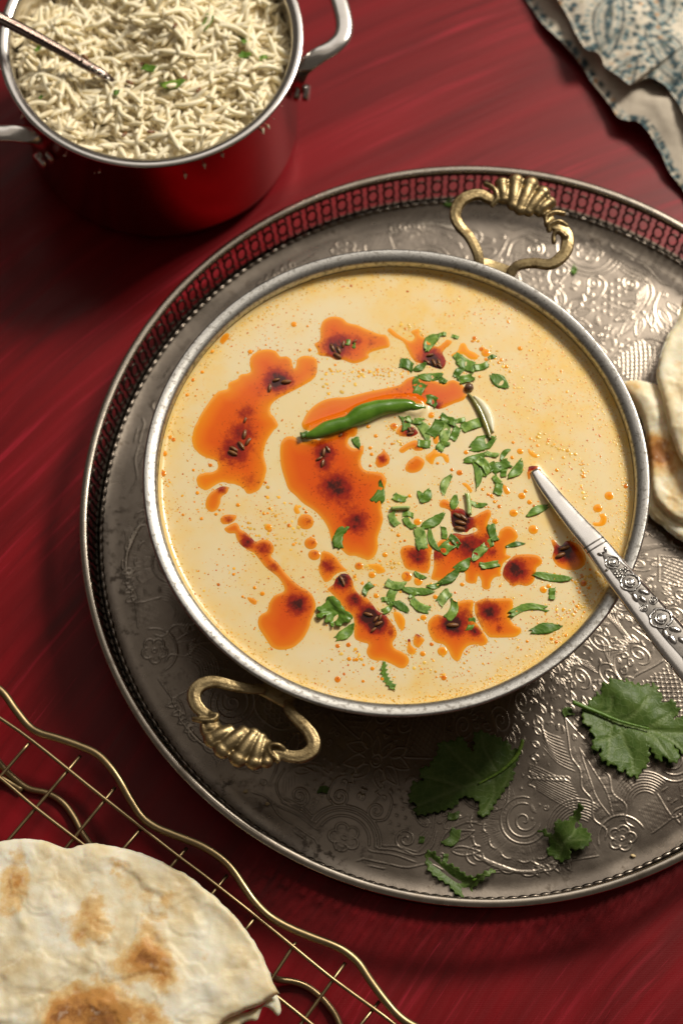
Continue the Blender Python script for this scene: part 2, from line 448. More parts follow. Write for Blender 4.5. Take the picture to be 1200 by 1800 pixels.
MT = dict(
    table=mat_table(), tray=mat_tray('tarnished_silver_engraved'), tray_rim=mat_tray('tarnished_silver', False),
    gallery=mat_metal('shaded_tarnished_silver', (.075, .060, .048), .42, (.035, .028, .022), 200, .6, .1),  # tarnished silver, base darkened further to imitate a face turned from the light
    tray_edge=mat_metal('rubbed_silver_edge', (.46, .41, .35), .26, (.20, .16, .12), 160, .5, .05),
    tin=mat_metal('weathered_tin', (.46, .45, .43), .36, (.13, .115, .10), 520, .75, .2),
    tin_in=mat_metal('stained_tin', (.50, .40, .24), .38, (.16, .10, .04), 260, .7, .15),
    brass=mat_metal('aged_brass', (.36, .275, .145), .46, (.12, .08, .035), 200, .8, .3),
    rack=mat_metal('brushed_brass_wire', (.36, .27, .145), .38, (.24, .17, .085), 90, .5, .05),
    steel=mat_metal('polished_steel', (.66, .63, .60), .22, (.46, .43, .40), 60, .3, .03),
    spoon=mat_metal('worn_silver', (.74, .71, .68), .25, (.60, .57, .54), 300, .4, .04),
    relief=mat_metal('oxidised_silver_relief', (.58, .56, .54), .24, (.25, .23, .22), 500, .4, .1),
    groove=mat_metal('blackened_silver', (.20, .185, .17), .4, (.09, .08, .07), 500, .4, .1),
    darkspoon=mat_metal('dark_bronze', (.20, .15, .13), .26, (.08, .055, .05), 400, .6, .1),
    soup=mat_soup(), oil=mat_oil(), speck=mat_attrcol('oil_specks', .18, sss=.1), herb=mat_herb(), leaf=mat_leaf(), bread=mat_bread(),
    rice=mat_rice(), pot=mat_pot(),
    cloth=mat_attrcol('printed_cotton', .9, bump=.25, bscale=1500, spec=.2),
    chilli=mat_simple('green_chilli_skin', (.075, .185, .012), .24, 0, (.13, .27, .025), 110, .08, .35, .1),
    stem=mat_simple('chilli_stem', (.10, .20, .03), .5, 0, (.05, .12, .015), 400, .3),
    seed=mat_simple('fried_cumin', (.16, .055, .014), .38, 0, (.30, .13, .04), 400, .3, .2),
    seed_plain=mat_simple('boiled_cumin', (.10, .045, .02), .45, 0, (.05, .02, .01), 500, .3),
    pale=mat_simple('pale_coriander_stem', (.34, .46, .13), .3, 0, (.46, .55, .24), 250, .3, .3, .2),
    pepper=mat_simple('peppercorn', (.10, .05, .03), .35, 0, (.22, .12, .07), 300, .6, .3),
    olive=mat_simple('cooked_chilli_skin', (.13, .13, .02), .25, 0, (.28, .26, .06), 180, .1, .4),
    flesh=mat_simple('chilli_flesh', (.72, .66, .42), .4, 0, (.80, .76, .56), 160, .2, .1),
    crumb=mat_simple('crumb', (.62, .46, .22), .6, 0, (.75, .62, .38), 500, .3),
)

# ------------------------------------------------------------------ the setting: red painted board
g = 1
tb = mk('tabletop', [(-150, -110, 0), (150, -110, 0), (150, 170, 0), (-150, 170, 0), (-150, -110, -2), (150, -110, -2), (150, 170, -2), (-150, 170, -2)],
        np.array([(0, 1, 2, 3), (7, 6, 5, 4), (0, 4, 5, 1), (1, 5, 6, 2), (2, 6, 7, 3), (3, 7, 4, 0)]), MT['table'], smooth=False)
tag(tb, 'red painted board with brushed streaks under everything', kind='structure')

# ------------------------------------------------------------------ tray
TC = (5.92, 30.43); TR = 17.15; ZF = 0.6
tray = thing('serving_tray', 'large round engraved silver tray with pierced gallery rim, under the soup bowl', 'tray', (*TC, 0))
UMAX = 11.0; RES = .02; V0 = 5.6; VN = int((16.9 - V0) / RES); UN = int((UMAX + 2) / RES)
RAS = np.zeros((VN, UN))
def stamp(pts, w=.036, a=1.0, closed=False, smooth=True):
    w = w * .84
    P = np.asarray(pts, float)
    if closed: P = np.concatenate([P, P[:1]])
    seg = np.linalg.norm(np.diff(P, axis=0), axis=1); L = np.concatenate([[0], np.cumsum(seg)])
    n = max(2, int(L[-1] / .014)); t = np.linspace(0, L[-1], n)
    x = np.interp(t, L, P[:, 0]); y = np.interp(t, L, P[:, 1])
    taper = np.clip(np.minimum(t, L[-1] - t) / .10, .45, 1) if not closed else np.ones(n)
    fx = (x + 1) / RES; fy = (y - V0) / RES
    ix = np.round(fx).astype(int); iy = np.round(fy).astype(int)
    k = int(math.ceil(w * 3.2 / RES))
    for dy in range(-k, k + 1):
        for dx in range(-k, k + 1):
            X = ix + dx; Y = iy + dy
            ok = (X >= 0) & (X < UN) & (Y >= 0) & (Y < VN)
            d2 = ((X - fx) ** 2 + (Y - fy) ** 2) * RES * RES / (w * taper) ** 2
            val = a * (1.22 * np.exp(-d2) - .34 * np.exp(-d2 / 3.2))
            val = np.where(np.abs(d2) < 9, val, 0)
            cur = RAS[Y[ok], X[ok]]; v = val[ok]
            new = np.where(np.abs(v) > np.abs(cur), np.where((v < 0) & (cur > .1), cur, v), cur)
            RAS[Y[ok], X[ok]] = np.where(v > 0, np.maximum(cur, v), new)
def cm(pts, **k): stamp(catmull(np.array(pts, float), .03), **k)
def arc(c, r, a0, a1, n=40, ry=None): 
    a = np.radians(np.linspace(a0, a1, n)); return np.stack([c[0] + r * np.cos(a), c[1] + (ry or r) * np.sin(a)], 1)
def spiral(c, r, a0, turns, r1=.06, n=70):
    t = np.linspace(0, 1, n); a = np.radians(a0 + 360 * turns * t); rr = r * (1 - t) ** 1.1 + r1 * t
    return np.stack([c[0] + rr * np.cos(a), c[1] + rr * np.sin(a)], 1)
def leafh(p, ang, L, W, hatch=True, w=.032):
    """an engraved leaf: outline, midrib, hatching"""
    ca, sa = math.cos(math.radians(ang)), math.sin(math.radians(ang))
    t = np.linspace(0, 1, 18); hw = W * np.sin(math.pi * t ** .75) * (1 - .25 * t)
    def tr(x, y): return np.stack([p[0] + x * ca - y * sa, p[1] + x * sa + y * ca], 1)
    stamp(tr(t * L, hw), w=w); stamp(tr(t * L, -hw), w=w)
    if hatch:
        for q in np.linspace(.15, .85, max(3, int(L / .13))):
            h = W * math.sin(math.pi * q ** .75) * (1 - .25 * q)
            stamp(tr(np.array([q * L - .05, q * L + .06]), np.array([0, h * .85])), w=.02, a=.5)
        stamp(tr(t * L, 0 * t), w=.02, a=.6)
def hatch(poly, ang, gap, w=.02, a=.5):
    P = np.array(poly, float); c = P.mean(0); R = np.abs(P - c).max() * 1.6
    d = np.array([math.cos(math.radians(ang)), math.sin(math.radians(ang))]); nrm = np.array([-d[1], d[0]])
    for k in np.arange(-R, R, gap):
        q = c + nrm * k + np.outer(np.linspace(-R, R, int(2 * R / .03)), d)
        m_ = inside(q, P); run = []
        for pt, ok in zip(q, m_):
            if ok: run.append(pt)
            elif len(run) > 2: stamp(run, w=w, a=a); run = []
            else: run = []
        if len(run) > 2: stamp(run, w=w, a=a)
def star(p, r):
    for k in range(3):
        a = math.radians(20 + 60 * k); d = np.array([math.cos(a), math.sin(a)]) * r
        stamp([np.array(p) - d, np.array(p) + d], w=.022, a=.75)
def rosette(c, R):
    for k in range(5):
        a = math.radians(90 + 72 * k); p = (c[0] + R * .58 * math.cos(a), c[1] + R * .58 * math.sin(a))
        stamp(arc(p, R * .42, 90 + 72 * k - 125, 90 + 72 * k + 125), w=.034)
        stamp(arc((c[0] + R * .5 * math.cos(a), c[1] + R * .5 * math.sin(a)), R * .2, 72 * k - 10, 72 * k + 190), w=.022, a=.6)
        for q in (-24, -8, 8, 24):
            b = a + math.radians(q); stamp([(c[0] + R * .27 * math.cos(b), c[1] + R * .27 * math.sin(b)), (c[0] + R * .48 * math.cos(b), c[1] + R * .48 * math.sin(b))], w=.018, a=.5)
    stamp(arc(c, R * .17, 0, 360), w=.032)
def scales(poly, r):
    P = np.array(poly, float); lo, hi = P.min(0), P.max(0); row = 0
    y = lo[1]
    while y < hi[1]:
        xs = np.arange(lo[0] + (row % 2) * r, hi[0], 2 * r)
        for x in xs:
            if inside(np.array([[x, y]]), P)[0]:
                stamp(arc((x, y), r * .96, 0, 180, 14), w=.03, a=.9); stamp([(x, y + r * .1), (x, y + r * .45)], w=.03, a=.5)
        y += r * .92; row += 1
# A: arched rosette cartouche on u = 0 ; B: palm column with rosette on u = 11
rosette((0, 15.15), .60)
for R_ in (1.0, 1.25, 1.45): stamp(arc((0, 15.2), R_, 180, 360, 50, R_ * .95), w=.036)
for k, v in ((1.0, 15.30), (1.25, 15.10), (1.45, 14.92)): cm([(k, v - .1), (k + .12, v + .02), (2.0, v - .1), (2.9, v + .12 - k * .1)], w=.032, a=.8)
stamp([(.7, 15.95), (.95, 15.72), (1.9, 15.62)], w=.03); stamp([(1.2, 15.92), (1.85, 15.86)], w=.03); cm([(1.9, 15.62), (2.6, 15.6), (3.4, 15.3), (4.0, 15.5)], w=.03)
stamp(spiral((.85, 13.65), .42, 60, 1.6), w=.036); cm([(.95, 14.05), (1.35, 13.8), (1.38, 13.1), (1.05, 12.7)], w=.036); cm([(.6, 13.4), (.75, 13.0), (.55, 12.9), (.8, 12.6), (.62, 12.45), (.95, 12.2)], w=.03)
stamp(spiral((2.35, 14.45), .45, 100, 1.8), w=.036); cm([(2.3, 14.9), (2.9, 15.0), (3.4, 14.6), (3.55, 13.8)], w=.034)
for k in range(5):
    q = k * .14; cm([(2.9 - q * .2, 14.9 - q * 1.2), (3.3 - q * .4, 14.2 - q), (3.35 - q * 1.4, 13.2 - q * .3), (3.0 - q * 2.2, 12.5 + q * .9)], w=.024, a=.7)
    cm([(3.6 + q * .2, 14.9 - q * 1.0), (3.8 + q * .3, 14.2 - q * .6), (4.1 + q * 1.3, 13.4), (4.6 + q * 1.8, 12.9 + q * 1.1)], w=.026, a=.75)
for (p, an, L, W) in (((3.5, 13.0), -95, 1.2, .28), ((3.3, 13.2), -125, 1.1, .24), ((3.7, 13.2), -65, 1.1, .24), ((3.2, 13.7), -150, .9, .2), ((3.8, 13.7), -40, .95, .22), ((4.1, 14.1), -20, 1.1, .22), ((4.2, 14.6), 0, 1.2, .2)): leafh(p, an, L, W)
for iy, y in enumerate(np.arange(12.5, 14.4, .36)):
    for x in np.arange(1.55 + (iy % 2) * .19, 2.5 - (y - 12.5) * .1, .38): star((x, y), .15)
for (p, an, L, W) in (((.25, 11.9), 60, 1.0, .3), ((.55, 11.7), 35, 1.1, .32), ((.7, 11.3), 10, 1.1, .28), ((.15, 11.4), -70, .9, .22), ((.55, 11.2), -35, 1.0, .26)): leafh(p, an, L, W)
stamp(arc((0, 11.6), .28, 0, 360), w=.034); stamp(arc((0, 11.6), .14, 0, 360), w=.028)
# shell
sc = (7.3, 13.4)
for R_, lob in ((1.95, 9), (1.45, 8)):
    for k in range(lob):
        a0 = 60 + k * 200 / lob; a1 = a0 + 200 / lob; am = math.radians((a0 + a1) / 2)
        stamp(arc((sc[0] + R_ * math.cos(am), sc[1] + R_ * math.sin(am)), R_ * math.radians(200 / lob) * .52, a0 - 35, a1 + 35, 18), w=.036)
        for q in np.linspace(a0 + 3, a1 - 3, 6):
            a = math.radians(q); d = np.array([math.cos(a), math.sin(a)])
            stamp([np.array(sc) + d * (R_ - .40), np.array(sc) + d * (R_ + .05)], w=.022, a=.65)
for R_ in (1.0, .72): stamp(arc(sc, R_, 20, 300), w=.036)
stamp(spiral(sc, .5, 20, 1.3), w=.034)
for q in np.arange(40, 290, 11): a = math.radians(q); d = np.array([math.cos(a), math.sin(a)]); stamp([np.array(sc) + d * .78, np.array(sc) + d * .95], w=.02, a=.6)
for k in range(6): cm([(5.0 + k * .25, 14.6 + k * .13), (5.9 + k * .2, 15.25 + k * .05), (7.0 + k * .15, 15.6 - k * .02), (7.9 - k * .12, 15.62 - k * .1)], w=.03)
stamp(arc((5.2, 14.75), .4, 90, 300), w=.034); stamp(arc((5.35, 14.7), .28, 70, 270), w=.03)
for x in (7.4, 7.8, 8.2, 8.6): leafh((x, 15.35), 75, .5, .12, False)
# rainbow, hatch block, column, wings, rosette B
for k, R_ in enumerate(np.arange(.55, 1.45, .12)): stamp(arc((9.5, 14.35), R_, 195, 330), w=.03, a=.9)
hatch([(8.8, 14.3), (9.9, 14.4), (9.9, 15.5), (8.9, 15.4)], 82, .085)
leafh((8.9, 15.35), 180, .9, .16); stamp([(8.85, 14.2), (8.85, 15.4), (9.9, 15.55)], w=.028)
rosette((11, 15.2), .55); stamp(arc((11, 15.2), .95, 180, 360), w=.034)
colw = [(10.35, 15.0), (10.55, 14.6), (10.25, 14.0), (10.5, 13.3), (10.3, 12.6), (10.55, 11.9), (10.4, 11.2), (10.7, 10.3), (11, 9.5)]
cm(colw, w=.036)
cm([(10.95, 14.2), (10.75, 13.2), (10.85, 12.0), (11, 11.0)], w=.026)
for y in np.arange(11.0, 14.4, .42):
    for j in range(4): stamp([(10.42, y + j * .075), (10.8, y - .12 + j * .075)], w=.022, a=.8)
for k in range(11): cm([(10.2 - k * .03, 13.9 - k * .16), (9.2 - k * .05, 13.1 - k * .17), (8.2 - k * .02, 12.2 - k * .12)], w=.026, a=.9)
cm([(8.0, 12.4), (8.1, 12.1), (7.85, 11.9), (8.2, 11.6), (8.0, 11.3), (8.45, 11.1), (8.3, 10.8), (8.7, 10.6)], w=.032)
for k in range(10): cm([(10.3, 11.9 - k * .17), (9.6 - k * .02, 11.3 - k * .17), (9.1 + k * .05, 10.5 - k * .15)], w=.024, a=.85)
for k, (x, y) in enumerate(((8.7, 10.9), (8.9, 10.4), (9.2, 9.9), (9.5, 9.5), (9.9, 9.1))): leafh((x, y), 200 + k * 14, .5, .14, True)
for k in range(9): leafh((9.9 - k * .22, 12.15 - k * .06), 215, .38, .1, False, .028)
# inner field
hatch([(1.2, 8.6), (3.0, 8.4), (3.2, 10.6), (1.4, 10.9)], 20, .24, .026, .8); hatch([(1.2, 8.6), (3.0, 8.4), (3.2, 10.6), (1.4, 10.9)], 105, .24, .026, .8)
stamp([(1.1, 8.5), (3.1, 8.25), (3.35, 10.7), (1.3, 11.05)], w=.034, closed=True)
scales([(3.9, 10.4), (6.3, 9.9), (6.6, 12.3), (5.2, 12.6), (4.2, 11.8)], .17)
cm([(3.7, 10.2), (4.2, 11.9), (5.2, 12.8), (6.7, 12.5), (6.5, 9.8), (3.7, 10.2)], w=.034)
for c_, r_, a0, tn in (((4.4, 9.2), .6, 30, 1.8), ((6.9, 9.0), .7, 200, 1.9), ((2.0, 7.4), .6, 100, 1.8), ((5.6, 7.6), .65, 300, 1.8), ((8.6, 8.3), .6, 40, 1.7), ((9.9, 7.4), .5, 140, 1.7), ((.7, 9.6), .5, 0, 1.7), ((3.6, 6.4), .5, 0, 1.7), ((7.7, 6.6), .6, 90, 1.7)):
    stamp(spiral(c_, r_, a0, tn), w=.036)
    for k in range(6): an = a0 + 180 + k * 28; a = math.radians(an); leafh((c_[0] + r_ * 1.05 * math.cos(a), c_[1] + r_ * 1.05 * math.sin(a)), an + 30, r_ * .85, r_ * .22)
for k in range(5): cm([(4.9 + k * .1, 8.7 - k * .12), (5.7, 8.5 - k * .16), (6.3, 8.9 - k * .1), (6.6, 9.6 - k * .1)], w=.026, a=.8); cm([(2.6 + k * .1, 7.2 - k * .15), (3.4, 7.7 - k * .18), (4.0, 8.7 - k * .14)], w=.026, a=.8); cm([(7.4, 8.6 - k * .15), (7.9 + k * .05, 8.0 - k * .15), (8.1, 7.6 - k * .2)], w=.026, a=.8)
for x, y in ((4.9, 13.6), (5.3, 13.2), (5.0, 14.0), (5.5, 13.7), (6.9, 10.9), (7.2, 10.4), (7.5, 10.0), (7.0, 11.6), (7.5, 11.0)): star((x, y), .15)
for k in range(4): stamp(arc((6.0 + k * .02, 16.0), .5 + k * .1, 230, 290, 12), w=.028, a=.8)

rf = np.random.RandomState(17)
for k in range(2600):       # small fillings in whatever ground is still empty
    u_, v_ = rf.uniform(0, 11), rf.uniform(7, 15.0)
    if v_ > 14.2 and u_ < 1.6: continue
    R_ = rf.choice([.16, .22, .3])
    a0 = int((v_ - R_ - V0) / RES); a1 = int((v_ + R_ - V0) / RES); b0 = int((u_ - R_ + 1) / RES); b1 = int((u_ + R_ + 1) / RES)
    if a0 < 0 or b0 < 0 or RAS[a0:a1, b0:b1].max() > .25: continue
    an = rf.uniform(0, 360); kd = rf.randint(5)
    if kd == 0: stamp(spiral((u_, v_), R_ * .85, an, 1.3, .03, 40), w=.03)
    elif kd == 1: leafh((u_ - R_ * math.cos(math.radians(an)), v_ - R_ * math.sin(math.radians(an))), an, R_ * 2, R_ * .5)
    elif kd == 2:
        for q in (-.6, -.2, .2, .6): stamp(arc((u_ + q * R_, v_), R_ * .8, an, an + 100, 10), w=.026, a=.8)
    elif kd == 3: star((u_, v_), R_ * .7)
    else:
        for q in (.35, .6, .85): stamp(arc((u_, v_), R_ * q, an, an + 170, 14), w=.026, a=.8)
NR = int((16.55 - 5.8) / .036); NT = 2400
rr = np.linspace(5.8, 16.55, NR); th = np.linspace(0, 2 * math.pi, NT, endpoint=False)
RR, TT = np.meshgrid(rr, th, indexing='ij')
ph = (np.degrees(TT) + 112.5) % 90.0; ph = np.where(ph > 45, 90 - ph, ph)
uu = np.radians(ph) * 14.0; wob = .05 * (fbm(RR * 1.3, TT * 12, 5, 2) - .4); 
fu = np.clip((uu + wob + 1) / RES, 0, UN - 2); fv = np.clip((RR + wob - V0) / RES, 0, VN - 2)
iu = fu.astype(int); iv = fv.astype(int); au = fu - iu; av = fv - iv
HH = (RAS[iv, iu] * (1 - au) + RAS[iv, iu + 1] * au) * (1 - av) + (RAS[iv + 1, iu] * (1 - au) + RAS[iv + 1, iu + 1] * au) * av
strength = .75 + .5 * fbm(np.cos(TT) * RR * .35, np.sin(TT) * RR * .35, 11, 2)
HH = HH * np.clip(strength, .55, 1.2)
big = .05 * (fbm(np.cos(TT) * RR * .25 + 9, np.sin(TT) * RR * .25 + 9, 21, 3) - .45)
lip = .10 * np.clip((RR - 15.9) / .65, 0, 1) ** 2
Z = ZF + .027 * HH + big + lip
X = TC[0] + RR * np.cos(TT); Y = TC[1] + RR * np.sin(TT)
i = np.arange(NR - 1)[:, None] * NT; j = np.arange(NT)[None]; j2 = (j + 1) % NT
Q = np.stack([i + j, i + NT + j, i + NT + j2, i + j2], -1).reshape(-1, 4)
worn = np.clip((RR - 14.3) / 1.6, .12, 1) * np.clip(.45 + .75 * fbm(np.cos(TT) * RR * .3 + 3, np.sin(TT) * RR * .3, 31, 3), 0, 1)
mk('engraved_floor', np.stack([X, Y, Z], -1).reshape(-1, 3), Q, MT['tray'], tray, (*TC, 0), attrs={'line': HH.ravel(), 'worn': worn.ravel()})
V, Q = lathe([(0.01, ZF - .05), (3, ZF - .03), (5.85, ZF - .02)], TC, 64)
mk('centre_floor', V, Q, MT['tray_rim'], tray, (*TC, 0))
# gadroon border along the foot of the gallery
NG, NS, NB = 8, 1392, 116
a = np.linspace(0, 2 * math.pi, NS, endpoint=False)[:, None]; b = np.linspace(0, 2 * math.pi, NG, endpoint=False)[None]
rad = .055 + .06 * np.abs(np.sin(a * NB)) ** .7
V = np.stack([TC[0] + (16.62 + rad * np.cos(b)) * np.cos(a), TC[1] + (16.62 + rad * np.cos(b)) * np.sin(a), ZF + .12 + rad * np.sin(b)], -1).reshape(-1, 3)
i = np.arange(NS)[:, None]; j = np.arange(NG)[None]
Q = np.stack([i * NG + j, ((i + 1) % NS) * NG + j, ((i + 1) % NS) * NG + (j + 1) % NG, i * NG + (j + 1) % NG], -1).reshape(-1, 4)
mk('gadroon_border', V, Q, MT['tray_rim'], tray, (*TC, 0))
# gallery bands, rings, rolled rim
def wr(z): return 16.74 + (z - .6) * .19
for nm, z0, z1 in (('lower_band', .5, .80), ('upper_band', 2.34, 2.72)):
    V, Q = lathe([(wr(z0), z0), (wr(z1), z1), (wr(z1) + .1, z1), (wr(z0) + .1, z0)], TC, 220, True)
    mk(nm, V, Q, MT['gallery'], tray, (*TC, 0), sharp=40)
V, Q = lathe([(TR - .02 + .19 * math.cos(t), 2.78 + .11 * math.sin(t)) for t in np.linspace(0, 2 * math.pi, 14, endpoint=False)], TC, 260, True)
mk('rolled_rim', V, Q, MT['tray_edge'], tray, (*TC, 0))
V, Q = lathe([(16.2, .02), (16.9, .02), (16.95, .25), (16.84, .5), (16.5, .55), (16.2, .3)], TC, 180, True)
mk('foot_ring', V, Q, MT['tray_rim'], tray, (*TC, 0), sharp=40)
mb = MB()
A_, B_ = 11, 5
t = np.linspace(0, 2 * math.pi, A_, endpoint=False); p = np.linspace(0, 2 * math.pi, B_, endpoint=False)
Vr = np.array([(.06 * math.cos(q), (.255 + .062 * math.sin(q)) * math.cos(s_), (.40 + .062 * math.sin(q)) * math.sin(s_)) for s_ in t for q in p])
Qr = np.array([(i_ * B_ + k, ((i_ + 1) % A_) * B_ + k, ((i_ + 1) % A_) * B_ + (k + 1) % B_, i_ * B_ + (k + 1) % B_) for i_ in range(A_) for k in range(B_)])
mb.add(Vr, Qr)
for sx in (-1, 1):
    for sz in (-1, 1):
        V, Q, T = tube([(0, sx * .19, sz * .30), (0, sx * .25, sz * .50), (0, sx * .16, sz * .80)], .058, sides=4, up=(1, 0, 0), step=.4, caps=False)
        mb.add(V, Q)
lean = math.atan(.19)
V, F = mb.get()
V = np.stack([V[:, 0] * math.cos(lean) + V[:, 2] * math.sin(lean), V[:, 1], V[:, 2] * math.cos(lean) - V[:, 0] * math.sin(lean)], 1)
ring0 = None
for k in range(138):
    a = 2 * math.pi * (k + .3) / 138; r = wr(1.57) + .05
    loc = (TC[0] + r * math.cos(a), TC[1] + r * math.sin(a), 1.57)
    if ring0 is None:
        ring0 = mk('ring', V + np.array(loc), F, MT['gallery'], tray, loc); ring0.rotation_euler = (0, 0, a)
    else:
        inst('ring', ring0, tray, loc, (0, 0, a))

# ------------------------------------------------------------------ soup bowl
BC = (2.27, 30.36); ZS = 6.36
bowl = thing('soup_bowl', 'round tinned metal serving bowl with two brass handles, holding the soup', 'bowl', (*BC, .65))
V, Q = lathe([(0.01, .66), (5.5, .66), (6.0, .75), (7.6, 1.6), (8.9, 3.0), (9.7, 4.6), (10.05, 6.0), (10.15, 6.75), (9.95, 6.75), (9.86, 6.0), (9.5, 4.6), (8.7, 3.1), (7.4, 1.8), (5.5, .95), (.01, .9)], BC, 128)
mk('body', V, Q, MT['tin_in'], bowl, (*BC, .65))
NSG = 256
prof = [(10.1, 6.55), (10.36, 6.66), (10.48, 6.82), (10.51, 6.98), (10.48, 7.07), (10.41, 7.08), (10.20, 7.035), (10.02, 6.975), (9.94, 6.88), (9.91, 6.6)]
V, Q = lathe(prof, BC, NSG)
an = np.arctan2(V[:, 1] - BC[1], V[:, 0] - BC[0]); rd = np.hypot(V[:, 0] - BC[0], V[:, 1] - BC[1])
dr = .035 * (fbm(np.cos(an) * 3 + 5, np.sin(an) * 3 + 5, 3, 3) - .45); dz = .06 * (fbm(np.cos(an) * 2 + 8, np.sin(an) * 2 + 8, 5, 3) - .45)
V[:, 0] += dr * np.cos(an); V[:, 1] += dr * np.sin(an); V[:, 2] += dz
mk('rim', V, Q, MT['tin'], bowl, (*BC, .65))

def bake_remesh(o, vox, smooth_it=4):
    md = o.modifiers.new('r', 'REMESH'); md.mode = 'VOXEL'; md.voxel_size = vox * S; md.use_smooth_shade = True
    ms = o.modifiers.new('s', 'SMOOTH'); ms.iterations = smooth_it; ms.factor = .5
    dg = bpy.context.evaluated_depsgraph_get(); dg.update()
    me = bpy.data.meshes.new_from_object(o.evaluated_get(dg))
    old = o.data; o.modifiers.clear(); o.data = me
    me.name = old.name
    me.polygons.foreach_set('use_smooth', np.ones(len(me.polygons), bool))
    if not me.materials: me.materials.append(old.materials[0])
    bpy.data.meshes.remove(old)

def bowl_handle(strand1, strand2, lobes, folds, plate, centre):
    """cast handle: two curling strands, a fan of shell lobes between them"""
    mb = MB()
    for st in (strand1, strand2):
        P = [(*at(px, py, z), z, w * .88, h * .92) for px, py, z, w, h in st]
        V, Q, T = tube(P, 1, sides=12, step=.08); mb.add(V, Q, T)
        # raised lips along both edges of the strand
        C = catmull(np.array(P), .1); X = C[:, :3]; Tn = np.gradient(X, axis=0); Tn /= np.linalg.norm(Tn, axis=1)[:, None]
        A = np.cross(Tn, (0, 0, 1)); A /= np.linalg.norm(A, axis=1)[:, None]
        for sg in (-1, 1):
            E = X + A * (C[:, 3:4] * .72 * sg) + np.array([0, 0, 1]) * C[:, 4:5] * .62
            V, Q, T = tube(np.c_[E[::3], np.full(len(E[::3]), .065), np.full(len(E[::3]), .065)], 1, sides=6, step=.1); mb.add(V, Q, T)
    cx_, cy_ = at(*centre)
    for px, py, z, L, W in lobes:
        x, y = at(px, py, z); d = np.array([x - cx_, y - cy_]); d /= np.linalg.norm(d)
        ax = np.array([[d[0], d[1], 0], [-d[1], d[0], 0], [0, 0, 1]])
        L *= 1.06; W *= 1.28
        V, Q, T = ellipsoid((x, y, z), (L, W, .38), ax, 14, 9); mb.add(V, Q, T)
        e = np.array([x, y]) + d * L * .62; V, Q, T = ellipsoid((e[0], e[1], z + .05), (L * .38, W * 1.12, .32), ax, 10, 7); mb.add(V, Q, T)
        e = np.array([x, y]) - d * L * .72; V, Q, T = ellipsoid((e[0], e[1], z + .02), (L * .26, W * .85, .26), ax, 10, 7); mb.add(V, Q, T)
    core = [(*at(px, py, z - .05), z - .05, .42, .28) for px, py, z, L, W in lobes]
    V, Q, T = tube(core, 1, sides=10, step=.1); mb.add(V, Q, T)
    for fo in folds:
        P = [(*at(px, py, z), z, .11, .16) for px, py, z in fo]
        V, Q, T = tube(P, 1, sides=8, step=.06); mb.add(V, Q, T)
    o = mb.mk('handle', mat=MT['brass'], parent=bowl, origin=(*at(*centre), centre[2]))
    bake_remesh(o, .045, 3)
    P = [(*at(px, py, z), z, .32, .16) for px, py, z in plate]
    V, Q, T = tube(P, 1, sides=8, step=.2, prof=4); pl = mk('mounting_plate', V, [Q, T], MT['brass'], o, (*at(*centre), centre[2]), sharp=40)
    return o
U = lambda ox, oy, s, L: [(ox + a[0] / s, oy + a[1] / s, *a[2:]) for a in L]
h1 = bowl_handle(
    U(780, 290, 4.615, [(285, 820, 6.2, .24, .2), (270, 720, 6.4, .27, .2), (205, 590, 6.6, .27, .2), (125, 500, 6.75, .28, .22), (90, 410, 6.85, .30, .22), (125, 310, 6.95, .32, .24), (210, 255, 7.0, .30, .24), (300, 245, 7.0, .28, .24), (380, 285, 7.0, .26, .22), (440, 260, 7.0, .25, .2)]),
    U(780, 290, 4.615, [(530, 900, 6.2, .26, .2), (590, 825, 6.4, .26, .2), (720, 800, 6.55, .27, .2), (860, 810, 6.7, .28, .22), (960, 740, 6.8, .32, .24), (1000, 640, 6.9, .34, .25), (980, 550, 6.95, .32, .25), (900, 500, 7.0, .28, .24), (850, 450, 7.0, .26, .2), (830, 380, 7.0, .24, .2)]),
    U(780, 290, 4.615, [(475, 215, 7.05, .62, .24), (570, 225, 7.08, .88, .26), (660, 255, 7.1, .98, .27), (745, 300, 7.08, .82, .25), (815, 345, 7.0, .55, .22)]),
    [U(780, 290, 4.615, [(325, 150, 7.1), (400, 190, 7.2), (430, 270, 7.15), (380, 340, 7.0)]), U(780, 290, 4.615, [(980, 400, 7.0), (900, 385, 7.15), (830, 420, 7.15), (830, 500, 7.05)]), U(780, 290, 4.615, [(1000, 500, 7.05), (930, 460, 7.2), (850, 490, 7.15), (850, 550, 7.0)]), U(780, 290, 4.615, [(990, 590, 7.1), (930, 540, 7.2), (890, 570, 7.1), (890, 640, 7.0)])],
    [(838, 463, 6.0), (865, 470, 5.9), (900, 482, 6.0)], (893, 420, 6.9))
